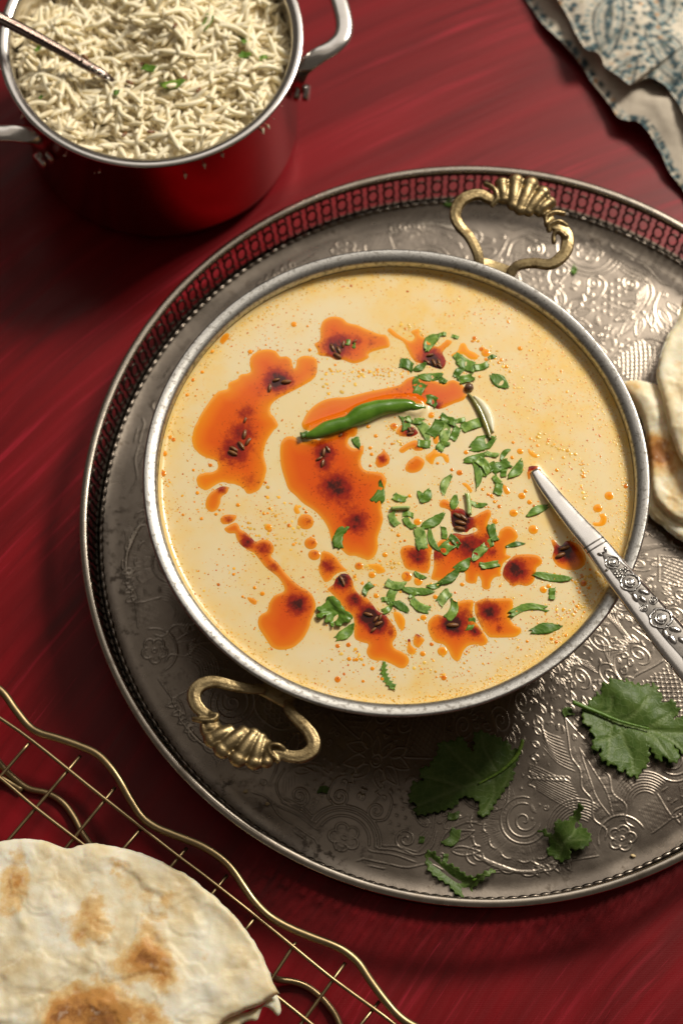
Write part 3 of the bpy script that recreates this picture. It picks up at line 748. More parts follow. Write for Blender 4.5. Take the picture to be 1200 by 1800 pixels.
h2 = bowl_handle(
    U(290, 1150, 3.636, [(640, 225, 6.0, .22, .18), (530, 222, 6.2, .25, .19), (420, 200, 6.35, .27, .2), (320, 178, 6.4, .28, .22), (240, 195, 6.4, .32, .24), (190, 245, 6.4, .34, .25), (195, 315, 6.4, .32, .24), (240, 370, 6.4, .28, .22), (300, 410, 6.4, .24, .2), (330, 460, 6.4, .22, .2)]),
    U(290, 1150, 3.636, [(785, 300, 6.0, .2, .18), (800, 365, 6.2, .26, .2), (870, 440, 6.35, .29, .22), (935, 520, 6.4, .32, .24), (950, 595, 6.4, .34, .25), (890, 650, 6.4, .32, .24), (800, 655, 6.4, .28, .22), (720, 630, 6.4, .26, .2), (660, 640, 6.4, .24, .2)]),
    U(290, 1150, 3.636, [(290, 480, 6.35, .40, .22), (350, 520, 6.4, .66, .26), (430, 560, 6.45, .82, .28), (515, 595, 6.45, .86, .27), (590, 620, 6.4, .76, .24), (650, 635, 6.35, .58, .2)]),
    [U(290, 1150, 3.636, [(180, 415, 6.4), (240, 425, 6.6), (310, 420, 6.6), (335, 390, 6.55), (290, 385, 6.5)]), U(290, 1150, 3.636, [(760, 605, 6.5), (720, 580, 6.65), (670, 585, 6.65), (670, 630, 6.6), (730, 690, 6.4)])],
    [(460, 1208, 5.9), (482, 1220, 5.8), (512, 1236, 5.9)], (470, 1255, 6.4))

# ------------------------------------------------------------------ soup, oil pools, droplets
chilli_px = zc(480, 660, 4.8, [(270, 515), (350, 495), (450, 455), (560, 420), (640, 392), (740, 335), (850, 292), (950, 268), (1050, 257), (1150, 252)]) + zc(680, 560, 4.8, [(240, 748), (325, 748)])
chilli_w = [25, 48, 64, 70, 64, 82, 84, 76, 62, 50, 30, 8]
CHL = np.array([at(x, y, ZS) for x, y in chilli_px])
SPT = np.array([at(x, y, ZS) for x, y in ((936, 828), (955, 855), (975, 880))])
def soup_h(P):
    P = np.asarray(P, float)
    r = np.hypot(P[:, 0] - BC[0], P[:, 1] - BC[1])
    z = .16 * np.exp(-(9.9 - r).clip(0) / .13)
    z += .17 * np.exp(-(seg_dist(P, CHL[1:-1]) - .36).clip(0) / .11)
    z += .04 * np.exp(-(seg_dist(P, SPT) - .25).clip(0) / .10)
    return ZS + z
NRS, NTS = 130, 420
rr = 9.9 * np.linspace(0.0, 1, NRS) ** .8; th = np.linspace(0, 2 * math.pi, NTS, endpoint=False)
RR, TT = np.meshgrid(rr, th, indexing='ij'); X = BC[0] + RR * np.cos(TT); Y = BC[1] + RR * np.sin(TT)
P = np.stack([X.ravel(), Y.ravel()], 1)
i = np.arange(NRS - 1)[:, None] * NTS; j = np.arange(NTS)[None]; j2 = (j + 1) % NTS
Q = np.stack([i + j, i + NTS + j, i + NTS + j2, i + j2], -1).reshape(-1, 4)
tint = np.clip((RR.ravel() - 8.6) / 1.2, 0, 1) * .7 + .55 * np.clip((fbm(P[:, 0] * .55, P[:, 1] * .55, 91, 4) - .45) * 4, 0, 1)
for px, py, R_, a_ in ((1000, 640, 3.4, .9), (760, 560, 2.6, .5), (480, 970, 1.6, .6), (930, 780, 2.2, .55), (690, 540, 1.8, .4), (900, 940, 1.5, .3), (640, 1010, 1.2, .3)):
    x, y = at(px, py, ZS); tint += a_ * np.exp(-((P[:, 0] - x) ** 2 + (P[:, 1] - y) ** 2) / R_ ** 2)
soup = mk('soup', np.c_[P, soup_h(P)], Q, MT['soup'], None, (*BC, ZS), attrs={'tint': np.clip(tint, 0, 1)})
tag(soup, 'creamy yellow soup with orange chilli oil, filling the metal bowl', 'soup')

Z1 = 4.8
POOLS = [
 # outline, dark spots (x, y, radius px, strength), deep (redness)
 (zc(320, 540, Z1, [(125, 960), (180, 860), (260, 750), (310, 705), (380, 685), (385, 640), (430, 615), (465, 600), (490, 565), (570, 545), (565, 470), (580, 410), (640, 365), (720, 350), (790, 365), (830, 410), (880, 408), (925, 440), (938, 490), (946, 512), (957, 490), (967, 440), (1010, 408), (1080, 408), (1130, 430), (1145, 460), (1145, 520), (1140, 560), (1110, 610), (1050, 650), (950, 705), (850, 755), (780, 800), (752, 840), (755, 900)])
  + zc(320, 720, Z1, [(775, 50), (805, 100), (812, 140), (770, 190), (730, 250), (705, 310), (695, 380), (710, 450), (718, 500), (705, 570), (680, 640), (640, 690), (590, 712), (545, 712), (520, 680), (480, 650), (430, 632), (390, 628), (340, 618), (290, 638), (240, 670), (190, 685), (140, 655), (118, 605), (130, 555), (180, 530), (250, 522), (290, 500), (297, 460), (270, 430), (200, 410), (130, 365), (90, 310), (80, 240), (100, 150)]),
  [(488, 668, 24, 1.0), (505, 672, 20, .6), (474, 675, 12, .7), (553, 650, 10, .55), (433, 725, 20, .6), (425, 760, 26, .75), (412, 792, 30, .85), (430, 790, 30, .5), (440, 845, 20, .5), (455, 690, 20, .35)], .1),
 (zc(320, 720, Z1, [(285, 668), (335, 645), (385, 648), (395, 675), (375, 710), (335, 740), (325, 790), (300, 845), (250, 868), (205, 840), (195, 790), (215, 730), (250, 690)]), [(390, 858, 13, .75)], .35),
 (zc(360, 880, Z1, [(130, 160), (155, 125), (210, 115), (268, 125), (260, 160), (232, 185), (190, 200), (150, 198)]), [(402, 912, 10, .6)], .5),
 (zc(360, 880, Z1, [(165, 240), (200, 210), (260, 185), (290, 215), (300, 240), (350, 270), (400, 320), (430, 345), (480, 328), (540, 335), (580, 380), (580, 430), (560, 470), (620, 530), (680, 610), (740, 670), (800, 720), (870, 760), (915, 810), (935, 880), (925, 940), (895, 1010), (880, 1070), (840, 1150), (790, 1205), (730, 1245), (640, 1260), (570, 1240), (530, 1190), (490, 1130), (455, 1070), (448, 1010), (475, 960), (525, 930), (545, 860), (590, 800), (665, 765), (665, 720), (620, 650), (560, 600), (510, 560), (470, 510), (420, 450), (360, 415), (300, 370), (265, 310), (255, 278), (200, 275)]),
  [(434, 952, 14, .9), (464, 965, 16, .65), (480, 998, 13, .6), (522, 1062, 20, .95), (530, 1075, 12, .5), (520, 1040, 20, .4)], .55),
 (zc(540, 540, Z1, [(60, 310), (105, 275), (110, 180), (130, 120), (180, 85), (240, 78), (300, 95), (340, 130), (420, 150), (500, 185), (600, 225), (660, 235), (690, 280), (690, 335), (620, 355), (540, 380), (515, 400), (518, 420), (470, 455), (400, 475), (350, 465), (300, 445), (240, 445), (190, 420), (100, 405), (85, 360)]),
  [(592, 612, 26, .95), (605, 600, 18, .7), (625, 598, 14, .6), (650, 600, 16, .45), (590, 592, 14, .5)], .25),
 (zc(540, 540, Z1, [(672, 205), (690, 170), (720, 185), (760, 220), (830, 265), (875, 282), (900, 250), (868, 215), (875, 195), (945, 180), (955, 235), (1000, 255)]) + zc(680, 560, Z1, [(360, 200), (430, 230), (500, 175), (550, 190), (540, 220), (475, 280), (490, 330), (500, 370), (470, 425), (400, 420), (330, 390), (250, 375), (200, 330), (170, 270), (130, 200), (60, 160)]),
  [(760, 636, 26, 1.0), (742, 632, 16, .7), (770, 640, 14, .6)], .05),
 (zc(680, 560, Z1, [(640, 200), (665, 215), (690, 260), (740, 285), (770, 310), (760, 345), (700, 345), (640, 305), (590, 310), (545, 325), (540, 300), (590, 270), (610, 220)]), [], .0),
 (zc(480, 660, Z1, [(240, 420), (250, 380), (290, 310), (350, 250), (430, 205), (520, 185), (610, 180), (700, 160), (800, 135), (900, 115), (1000, 95), (1070, 75), (1120, 30), (1175, 8)]) + zc(680, 560, Z1, [(245, 490), (290, 505), (350, 515), (420, 530), (480, 550), (520, 525), (570, 520), (630, 555), (665, 600), (670, 650), (640, 690), (560, 720), (480, 755), (430, 765), (390, 752), (330, 735), (220, 735)]) + zc(480, 660, Z1, [(1050, 262), (900, 295), (740, 345), (600, 405), (450, 465), (330, 485), (265, 465)]),
  [(766, 714, 14, .8), (700, 690, 22, .35), (740, 694, 24, .4)], .5),
 (zc(480, 660, Z1, [(60, 600), (75, 550), (120, 515), (180, 518), (230, 550), (290, 560), (400, 540), (520, 500), (640, 440), (700, 430), (712, 470), (690, 515), (655, 520), (632, 545), (640, 590), (690, 615), (755, 590), (762, 640), (740, 700), (745, 760), (780, 800), (860, 812), (920, 825), (955, 880)]) + zc(520, 820, Z1, [(755, 160), (730, 260), (720, 350), (735, 440), (715, 520), (690, 600), (690, 690), (660, 760), (610, 790), (560, 775), (500, 755), (440, 750), (380, 700), (310, 650), (290, 590), (270, 520), (220, 440), (150, 370), (60, 310), (0, 250)]) + zc(480, 660, Z1, [(130, 960), (100, 880), (70, 780), (58, 690)]),
  [(570, 795, 20, .95), (568, 815, 16, .8), (590, 855, 30, .9), (600, 870, 28, .6), (626, 918, 22, .9), (618, 905, 30, .5), (600, 765, 12, .6), (615, 845, 40, .35)], .45),
 (zc(520, 820, Z1, [(590, 832), (640, 822), (700, 822), (742, 858), (752, 890), (690, 905), (655, 872)]), [], -.6),
 (zc(540, 960, Z1, [(120, 45), (180, 45), (240, 85), (290, 150), (345, 212), (300, 220), (240, 245), (195, 295), (150, 308), (125, 280), (90, 200), (105, 120)]), [(576, 995, 16, .75)], .15),
 (zc(540, 960, Z1, [(165, 362), (220, 318), (240, 270), (295, 228), (350, 240), (385, 290), (400, 350), (440, 405), (500, 430), (545, 480), (590, 540), (660, 580), (710, 640), (750, 700), (755, 760), (722, 815), (740, 860), (800, 890), (850, 930), (858, 985), (820, 1030), (770, 1030), (710, 1000), (640, 970), (580, 970), (520, 945), (495, 890), (510, 830), (460, 815), (400, 785), (390, 720), (385, 600), (330, 560), (250, 450), (200, 400)]),
  [(600, 1019, 19, 1.1), (622, 1054, 15, .8), (650, 1083, 20, 1.1), (662, 1092, 22, 1.1), (655, 1105, 14, .9), (640, 1072, 14, .9), (686, 1112, 10, .6), (612, 1050, 10, .5)], .3),
 (zc(540, 960, Z1, [(725, 555), (780, 560), (820, 610), (825, 660), (805, 715), (770, 690), (735, 620)]), [], .1),
 (zc(540, 960, Z1, [(920, 740), (985, 785), (970, 820), (935, 858), (895, 830), (895, 780)]), [(735, 1116, 8, .7)], .1),
 (zc(540, 960, Z1, [(848, 785), (868, 790), (872, 830), (910, 870), (905, 910), (870, 915), (840, 890), (845, 840)]), [(718, 1125, 5, .9)], .1),
 (zc(680, 880, Z1, [(105, 430), (130, 385), (190, 370), (280, 390), (350, 360), (382, 400), (372, 480), (367, 560), (347, 610), (300, 618), (240, 600), (190, 590), (150, 570), (120, 500)]), [(734, 977, 18, .9), (722, 975, 18, .5)], .25),
 (zc(680, 880, Z1, [(370, 660), (388, 570), (390, 480), (395, 410), (440, 335), (505, 315), (525, 285), (580, 272), (650, 285), (720, 270), (758, 248), (735, 230), (700, 245), (670, 270), (600, 255), (550, 220), (535, 150), (525, 85), (445, 55), (440, 10), (480, -15), (530, 10), (560, 55), (640, 70), (705, 135), (800, 90), (860, 70), (880, 120), (850, 200), (880, 255), (930, 295), (948, 250), (1000, 215), (1060, 225), (1105, 290), (1080, 345), (1020, 380), (1008, 450), (1055, 470), (990, 520), (960, 590), (960, 640), (910, 650), (880, 690), (870, 740), (830, 755), (795, 730), (790, 680), (770, 640), (755, 690), (710, 705), (660, 680), (655, 620), (630, 605), (570, 645), (500, 690), (440, 680)]),
  [(807, 915, 24, 1.15), (812, 925, 20, 1.0), (822, 960, 28, .85), (845, 955, 18, .7), (768, 975, 18, .7), (835, 988, 18, .5), (862, 970, 12, .7), (855, 945, 10, .6)], .3),
 (zc(880, 920, Z1, [(12, 420), (32, 355), (82, 295), (130, 265), (230, 258), (310, 270), (348, 310), (335, 350), (300, 380), (290, 440), (270, 500), (215, 530), (150, 520), (100, 535), (60, 500), (22, 460)]), [(904, 1003, 24, 1.0), (906, 992, 14, .6)], .4),
 (zc(700, 1000, Z1, [(245, 490), (260, 430), (320, 385), (380, 395), (430, 360), (470, 310), (520, 270), (600, 260), (632, 275), (625, 352), (632, 420), (682, 490), (745, 582), (745, 630), (700, 650), (640, 640), (590, 650), (550, 690), (520, 760), (490, 780), (450, 750), (420, 690), (380, 640), (310, 620), (270, 570)]),
  [(795, 1098, 20, 1.2), (810, 1088, 24, .7), (834, 1110, 10, 1.0), (818, 1080, 16, .5), (762, 1104, 10, .4)], .15),
 (zc(700, 1000, Z1, [(640, 330), (650, 283), (720, 250), (820, 250), (940, 248), (965, 280), (960, 340), (930, 380), (950, 440), (990, 480), (1030, 500), (1030, 540), (980, 575), (900, 580), (800, 580), (756, 570), (706, 505), (666, 425), (646, 380)]), [(860, 1075, 20, .95), (848, 1090, 22, .45), (876, 1105, 8, .7), (842, 1062, 12, .4)], .15),
 (zc(880, 920, Z1, [(415, 140), (450, 135), (500, 185), (560, 140), (650, 170), (700, 230), (720, 290), (710, 350), (660, 390), (580, 400), (500, 380), (450, 340), (425, 280), (440, 220)]), [(992, 968, 20, 1.15), (985, 978, 14, .9)], .0),
 (zc(680, 730, Z1, [(150, 460), (165, 400), (210, 360), (255, 340), (315, 380), (310, 430), (270, 475), (200, 490)]), [(722, 812, 12, .3)], .4),
 (zc(680, 730, Z1, [(320, 350), (380, 300), (400, 270), (430, 310), (480, 320), (520, 350), (520, 400), (490, 395), (460, 350), (410, 360), (385, 415), (350, 400)]), [], .05),
 (zc(680, 730, Z1, [(100, 290), (160, 240), (230, 210), (260, 220), (300, 260), (300, 295), (240, 300), (200, 280), (130, 320)]), [(735, 785, 10, .5)], .3),
 (zc(680, 730, Z1, [(80, 130), (110, 90), (160, 80), (230, 110), (260, 150), (210, 180), (140, 180), (100, 170)]), [(722, 757, 14, 1.0), (708, 762, 10, .6)], .1),
 (zc(480, 660, Z1, [(935, 600), (950, 640), (985, 680), (980, 740), (930, 775), (880, 780), (858, 740), (870, 680), (915, 640)]), [(671, 806, 9, .8)], .5),
 (zc(880, 780, Z1, [(825, 600), (870, 585), (895, 635), (870, 690), (810, 700), (775, 690), (770, 662), (820, 660), (835, 630)]), [], -.2),
 (zc(680, 730, Z1, [(625, 575), (660, 568), (700, 600), (720, 640), (700, 650), (660, 608)]), [], .1),
 (zc(880, 780, Z1, [(232, 40), (265, 70), (315, 100), (300, 120), (260, 108), (230, 75)]), [], .0),
 (zc(880, 780, Z1, [(12, 345), (45, 358), (78, 410), (50, 430), (25, 408)]), [(882, 852, 5, .6)], .2),
 (zc(880, 780, Z1, [(225, 300), (215, 240), (235, 195), (270, 180), (310, 190), (330, 215), (300, 235), (262, 232), (250, 262), (245, 320)]), [(932, 822, 12, .85), (940, 817, 8, .6)], .9),
 (zc(360, 880, Z1, [(750, 55), (772, 25), (792, 60), (805, 105), (770, 115), (750, 92)]), [], -.2),
 (zc(360, 880, Z1, [(355, 815), (400, 820), (440, 845), (430, 880), (395, 870), (370, 845)]), [], .5),
 (zc(680, 730, Z1, [(385, 170), (410, 158), (435, 170), (430, 230), (405, 245), (388, 220)]), [], .5),
 (zc(320, 540, Z1, [(320, 290), (345, 250), (385, 225), (400, 245), (375, 285), (340, 315)]), [], .6),
]
for k, (px, spots, deep) in enumerate(POOLS):
    A = np.array([at(x, y, ZS) for x, y in px]); A = catmull(A, .07, True)
    Qp, T, d, n = fill(A, .085)
    sp = np.zeros(len(Qp))
    for sx, sy, sr, ss in spots:
        x, y = at(sx, sy, ZS); r = sr / 46.0
        sp = np.maximum(sp, ss * np.exp(-((Qp[:, 0] - x) ** 2 + (Qp[:, 1] - y) ** 2) / (r * r) * .75)) + .12 * ss * np.exp(-((Qp[:, 0] - x) ** 2 + (Qp[:, 1] - y) ** 2) / (r * r) * .28)
    halo = np.zeros(len(Qp))
    for sx, sy, sr, ss in spots:
        x, y = at(sx, sy, ZS); halo = np.maximum(halo, min(1, ss) * np.exp(-((Qp[:, 0] - x) ** 2 + (Qp[:, 1] - y) ** 2) / (sr / 46.0 * 2.1 + .15) ** 2))
    w = min(.14, d.max() * .9 + .01)
    h = .014 * np.sqrt(np.clip(1 - (1 - np.clip(d / w, 0, 1)) ** 2, 0, 1)) * (1 if k != 9 else .6)
    z = soup_h(Qp) + h + .0015 * (k % 5) - .004
    c = (*Qp.mean(0), ZS)
    mk('oil_pool', np.c_[Qp, z], [T], MT['oil'], soup, c, attrs={'depth': np.clip(d / .75, 0, 1) ** .7, 'spice': sp, 'halo': halo, 'rim': np.clip(1 - d / .20, 0, 1) ** 1.5, 'deep': np.full(len(Qp), deep) * (.7 + .6 * fbm(Qp[:, 0] * .5, Qp[:, 1] * .5, k, 2))})
# single droplets one can count
DROPS = [(360, 880, [(850, 178, 72), (893, 360, 55), (922, 458, 52), (485, 785, 20), (420, 735, 16), (243, 622, 13), (535, 225, 32), (280, 38, 17), (835, 68, 12), (853, 97, 14), (95, 115, 15), (125, 80, 12), (320, 810, 12), (710, 210, 18)]),
 (520, 820, [(530, 840, 36), (640, 915, 30), (750, 745, 24)]),
 (880, 780, [(910, 440, 40), (815, 545, 38), (1053, 360, 22), (270, 725, 42), (105, 585, 34), (175, 440, 30), (205, 400, 17), (240, 493, 22), (160, 65, 27), (470, 222, 18)]),
 (880, 920, [(695, 505, 28), (740, 545, 14), (355, 560, 32), (400, 530, 20), (550, 950, 16), (640, 700, 14), (700, 750, 12), (220, 995, 13), (465, 1005, 16), (425, 975, 16)]),
 (680, 880, [(165, 640, 43), (262, 680, 36), (255, 180, 32), (632, 708, 18), (405, 812, 20), (910, 175, 26), (1065, 105, 34), (95, 292, 17), (112, 345, 10), (148, 338, 12)]),
 (680, 730, [(665, 313, 20), (610, 485, 26), (1120, 305, 27), (1135, 680, 30), (1062, 230, 14), (1053, 357, 17), (880, 680, 17), (945, 770, 18), (905, 730, 15), (545, 460, 16), (425, 405, 15), (190, 680, 17), (805, 625, 15), (850, 663, 12)]),
 (680, 560, [(830, 290, 40), (795, 258, 22), (735, 165, 20), (835, 345, 18), (1120, 252, 22), (1005, 405, 18), (940, 372, 14), (780, 490, 14), (370, 815, 30)]),
 (480, 660, [(830, 665, 17), (818, 612, 17), (818, 762, 15), (1015, 430, 32), (865, 510, 18), (800, 430, 20)]),
 (320, 540, [(943, 145, 28), (575, 377, 22), (252, 375, 20), (170, 548, 17), (90, 615, 18), (42, 740, 18), (115, 748, 9), (1078, 360, 17), (1058, 160, 11), (708, 318, 10)]),
 (320, 720, [(240, 470, 18), (97, 510, 14), (130, 703, 18), (470, 803, 16), (705, 615, 14), (690, 880, 12), (165, 920, 15), (10, 888, 13), (740, 835, 14)]),
 (540, 960, [(255, 842, 20), (347, 833, 20), (352, 952, 18), (415, 958, 16), (548, 1033, 18), (255, 1125, 26), (1150, 1110, 25), (1137, 888, 40), (972, 908, 24), (978, 602, 25), (1047, 828, 17), (1080, 428, 20), (630, 1118, 16), (470, 1140, 14), (937, 622, 13), (580, 420, 22), (935, 300, 35), (835, 255, 43), (565, 330, 12), (400, 258, 14)]),
 (0, 0, [(298.7, 769, 4), (305, 773, 4), (289, 798, 5.5), (286, 833, 6)])]
n_s = 20
a = np.linspace(0, 2 * math.pi, n_s, endpoint=False)
Vd = [(0, 0, 1.0)]
for rq in (.35, .7, .9, 1.0): Vd += [(rq * math.cos(q), rq * math.sin(q), math.sqrt(max(0, 1 - rq * rq))) for q in a]
Vd = np.array(Vd) * (1, 1, .04)
Td = np.array([(0, 1 + q, 1 + (q + 1) % n_s) for q in range(n_s)])
Qd = np.array([(1 + l * n_s + q, 1 + (l + 1) * n_s + q, 1 + (l + 1) * n_s + (q + 1) % n_s, 1 + l * n_s + (q + 1) % n_s) for l in range(3) for q in range(n_s)])
rq = np.hypot(Vd[:, 0], Vd[:, 1])
proto = {}
rnd = random.Random(4)
for ox, oy, L in DROPS:
    for x, y, r in L:
        sc_ = Z1 if ox else 1.0
        px, py = ox + x / sc_, oy + y / sc_; R_ = r / sc_ / 41.0
        wx, wy = at(px, py, ZS)
        red = (px, py) in () or (520 < px < 565 and 900 < py < 985) or rnd.random() < .18
        kind = 'r' if red else ('y' if rnd.random() < .2 else 'o')
        z = float(soup_h(np.array([[wx, wy]]))[0]) - .004
        loc = (wx, wy, z)
        sx = R_ * rnd.uniform(.92, 1.1); rot = (0, 0, rnd.uniform(0, 3.1))
        if kind not in proto:
            at_ = {'r': (.55, .5), 'y': (0, -.5), 'o': (0, .1)}[kind]
            o = mk('oil_droplet', Vd + np.array(loc), [Qd, Td], MT['oil'], soup, loc, attrs={'depth': np.clip(1.0 - rq, 0, 1) * .5, 'spice': at_[0] * np.exp(-((Vd[:, 0] - .4) ** 2 + Vd[:, 1] ** 2) * 2.5), 'rim': np.clip((rq - .6) / .4, 0, 1), 'deep': np.full(len(Vd), at_[1])})
            proto[kind] = o; o.rotation_euler = rot; o.scale = (sx, R_, .55)
        else:
            inst('oil_droplet', proto[kind], soup, loc, rot, (sx, R_, .55))
# countless specks
rs = np.random.RandomState(12)
pts = []
def spk(px, py, r, kind): pts.append((px, py, r, kind))
poolsW = [np.array(p_[0]) for p_ in POOLS]
for k in range(9000):
    r = 9.75 * math.sqrt(rs.rand()); t = rs.rand() * 6.283
    wx, wy = BC[0] + r * math.cos(t), BC[1] + r * math.sin(t)
    cl = float(vnoise(wx * .75, wy * .75, 2)); 
    dens = .06 + .9 * (cl > .55) * cl + .55 * (wx > 4) * (cl > .35)
    if rs.rand() > dens: continue
    rad = .014 + .028 * rs.rand() ** 3 + (.035 * rs.rand() if rs.rand() < .07 else 0)
    pts.append((wx, wy, rad, rs.choice([0, 1, 1, 2, 3])))
for k in range(3600):     # froth along the wall
    t = rs.rand() * 6.283; side = .5 + .5 * math.cos(t - .2)
    if rs.rand() > .35 + .75 * side: continue
    r = 9.82 - abs(rs.randn()) * (.14 + .22 * side)
    pts.append((BC[0] + r * math.cos(t), BC[1] + r * math.sin(t), .015 + .03 * rs.rand() ** 2, rs.choice([1, 3, 3, 4])))
for (x0, y0, x1, y1, n_, sp_) in ((570, 650, 720, 655, 60, 8), (600, 660, 700, 650, 40, 7), (1020, 805, 1025, 890, 30, 5), (640, 995, 700, 1000, 40, 9), (700, 570, 760, 600, 30, 12), (830, 600, 900, 650, 40, 16), (930, 760, 1010, 800, 50, 14), (740, 1000, 800, 1060, 30, 14), (690, 1150, 780, 1190, 40, 14), (600, 1150, 690, 1180, 30, 14), (1000, 1040, 1060, 1000, 60, 14), (980, 1090, 1040, 1050, 50, 12), (560, 690, 640, 650, 40, 16), (430, 930, 520, 950, 40, 20), (470, 880, 540, 960, 60, 22), (680, 740, 700, 790, 40, 14), (640, 860, 700, 900, 30, 14)):
    for q in range(n_):
        f = rs.rand(); wx, wy = at(x0 + (x1 - x0) * f + rs.randn() * sp_ * .6, y0 + (y1 - y0) * f + rs.randn() * sp_ * .6, ZS)
        pts.append((wx, wy, .02 + .06 * rs.rand() ** 2, rs.choice([1, 3, 3, 0])))
PAL = np.array([(.86, .32, .02), (.88, .44, .04), (.66, .17, .01), (.90, .56, .10), (.74, .42, .06)])
for pw in poolsW:      # fine beads that break off along the pool edges
    A = catmull(np.array([at(x, y, ZS) for x, y in pw]), .12, True)
    for q in A:
        for _ in range(2):
            if rs.rand() < .55:
                off = rs.randn(2) * .11; pts.append((q[0] + off[0], q[1] + off[1], .012 + .03 * rs.rand() ** 2, rs.choice([0, 0, 1, 3])))
pts = np.array(pts); keep = np.ones(len(pts), bool)
for pw in poolsW:
    A = np.array([at(x, y, ZS) for x, y in pw]); keep &= ~inside(pts[:, :2], A)
keep &= seg_dist(pts[:, :2], CHL) > .4
pts = pts[keep & (np.hypot(pts[:, 0] - BC[0], pts[:, 1] - BC[1]) < 9.86)]
zz = soup_h(pts[:, :2]); n6 = 8
a6 = np.linspace(0, 2 * math.pi, n6, endpoint=False)
elong = 1 + .5 * rs.rand(len(pts)) * (rs.rand(len(pts)) < .3); ar = rs.rand(len(pts)) * 3.14
cx6 = np.cos(a6)[None] * pts[:, 2:3] * elong[:, None]; cy6 = np.sin(a6)[None] * pts[:, 2:3]
X = pts[:, 0:1] + cx6 * np.cos(ar)[:, None] - cy6 * np.sin(ar)[:, None]; Y = pts[:, 1:2] + cx6 * np.sin(ar)[:, None] + cy6 * np.cos(ar)[:, None]
ringv = np.stack([X, Y, np.repeat(zz[:, None] + .0015, n6, 1)], -1)
topv = np.stack([pts[:, 0], pts[:, 1], zz + .0015 + pts[:, 2] * .28], -1)[:, None]
V = np.concatenate([ringv, topv], 1); m1 = n6 + 1
base = np.arange(len(pts))[:, None] * m1; q = np.arange(n6)[None]
T = np.stack([base + q, base + (q + 1) % n6, base + n6 + 0 * q], -1).reshape(-1, 3)
cols = np.repeat(PAL[pts[:, 3].astype(int)] * (.8 + .4 * rs.rand(len(pts), 1)), m1, 0)
o = mk('oil_specks', V.reshape(-1, 3), [T], MT['speck'], soup, (*BC, ZS), colors={'col': cols}); o['kind'] = 'stuff'

# ------------------------------------------------------------------ green chilli
P = []
for (x, y), w in zip(chilli_px, chilli_w):
    P.append((*at(x, y, ZS + .14), ZS + .14, w / 41 / 4.8 * 1.95 / 2 * (1 + .08 * math.sin(x * .21)), w / 41 / 4.8 * 1.85 / 2))
org = (*at(640, 735, ZS), ZS)
chi = thing('green_chilli', 'slender whole green chilli floating across the soup', 'chilli', org)
V, Q, T = tube(P, 1, sides=20, step=.06)
V[:, 2] += .10 * (fbm(V[:, 0] * 1.6 - V[:, 1] * .5, V[:, 1] * 2.6, 2, 3) - .47)
mk('pod', V, [Q, T], MT['chilli'], chi, org)
V, Q, T = tube([(*at(541, 763, ZS + .16), ZS + .16, .15, .14), (*at(534, 765, ZS + .18), ZS + .18, .13, .12), (*at(529, 766, ZS + .2), ZS + .2, .17, .14)], 1, sides=12, step=.05)
V[:, 2] += .05 * (vnoise(V[:, 0] * 9, V[:, 1] * 9) - .5)
mk('stem', V, [Q, T], MT['stem'], chi, org)
# half sunk strip of cooked chilli with its pale inside
org = (*at(848, 735, ZS), ZS)
st = thing('chilli_strip', 'olive cooked chilli strip half sunk beside the brown peppercorn', 'chilli strip', org)
V, Q, T = tube([(*at(x, y, ZS + .04), ZS + .04, w, .12) for x, y, w in ((822, 693, .06), (832, 705, .11), (842, 722, .14), (850, 740, .14), (857, 758, .12), (861, 772, .06))], 1, sides=10, step=.06); mk('skin', V, [Q, T], MT['olive'], st, org)
V, Q, T = tube([(*at(x, y, ZS + .02), ZS + .02, w, .10) for x, y, w in ((832, 697, .05), (845, 708, .15), (855, 722, .18), (862, 740, .16), (866, 760, .05))], 1, sides=10, step=.06); mk('flesh', V, [Q, T], MT['flesh'], st, org)
V, Q, T = ellipsoid((*at(824, 681, ZS + .08), ZS + .08), (.2, .19, .17), None, 16, 10); V += .03 * (vnoise(V[:, 0] * 9, V[:, 1] * 9, 3) - .5)[:, None]
tag(mk('peppercorn', V, [Q, T], MT['pepper'], None, (*at(824, 681, ZS), ZS)), 'wet brown peppercorn at the right tip of the oil band behind the chilli', 'peppercorn')

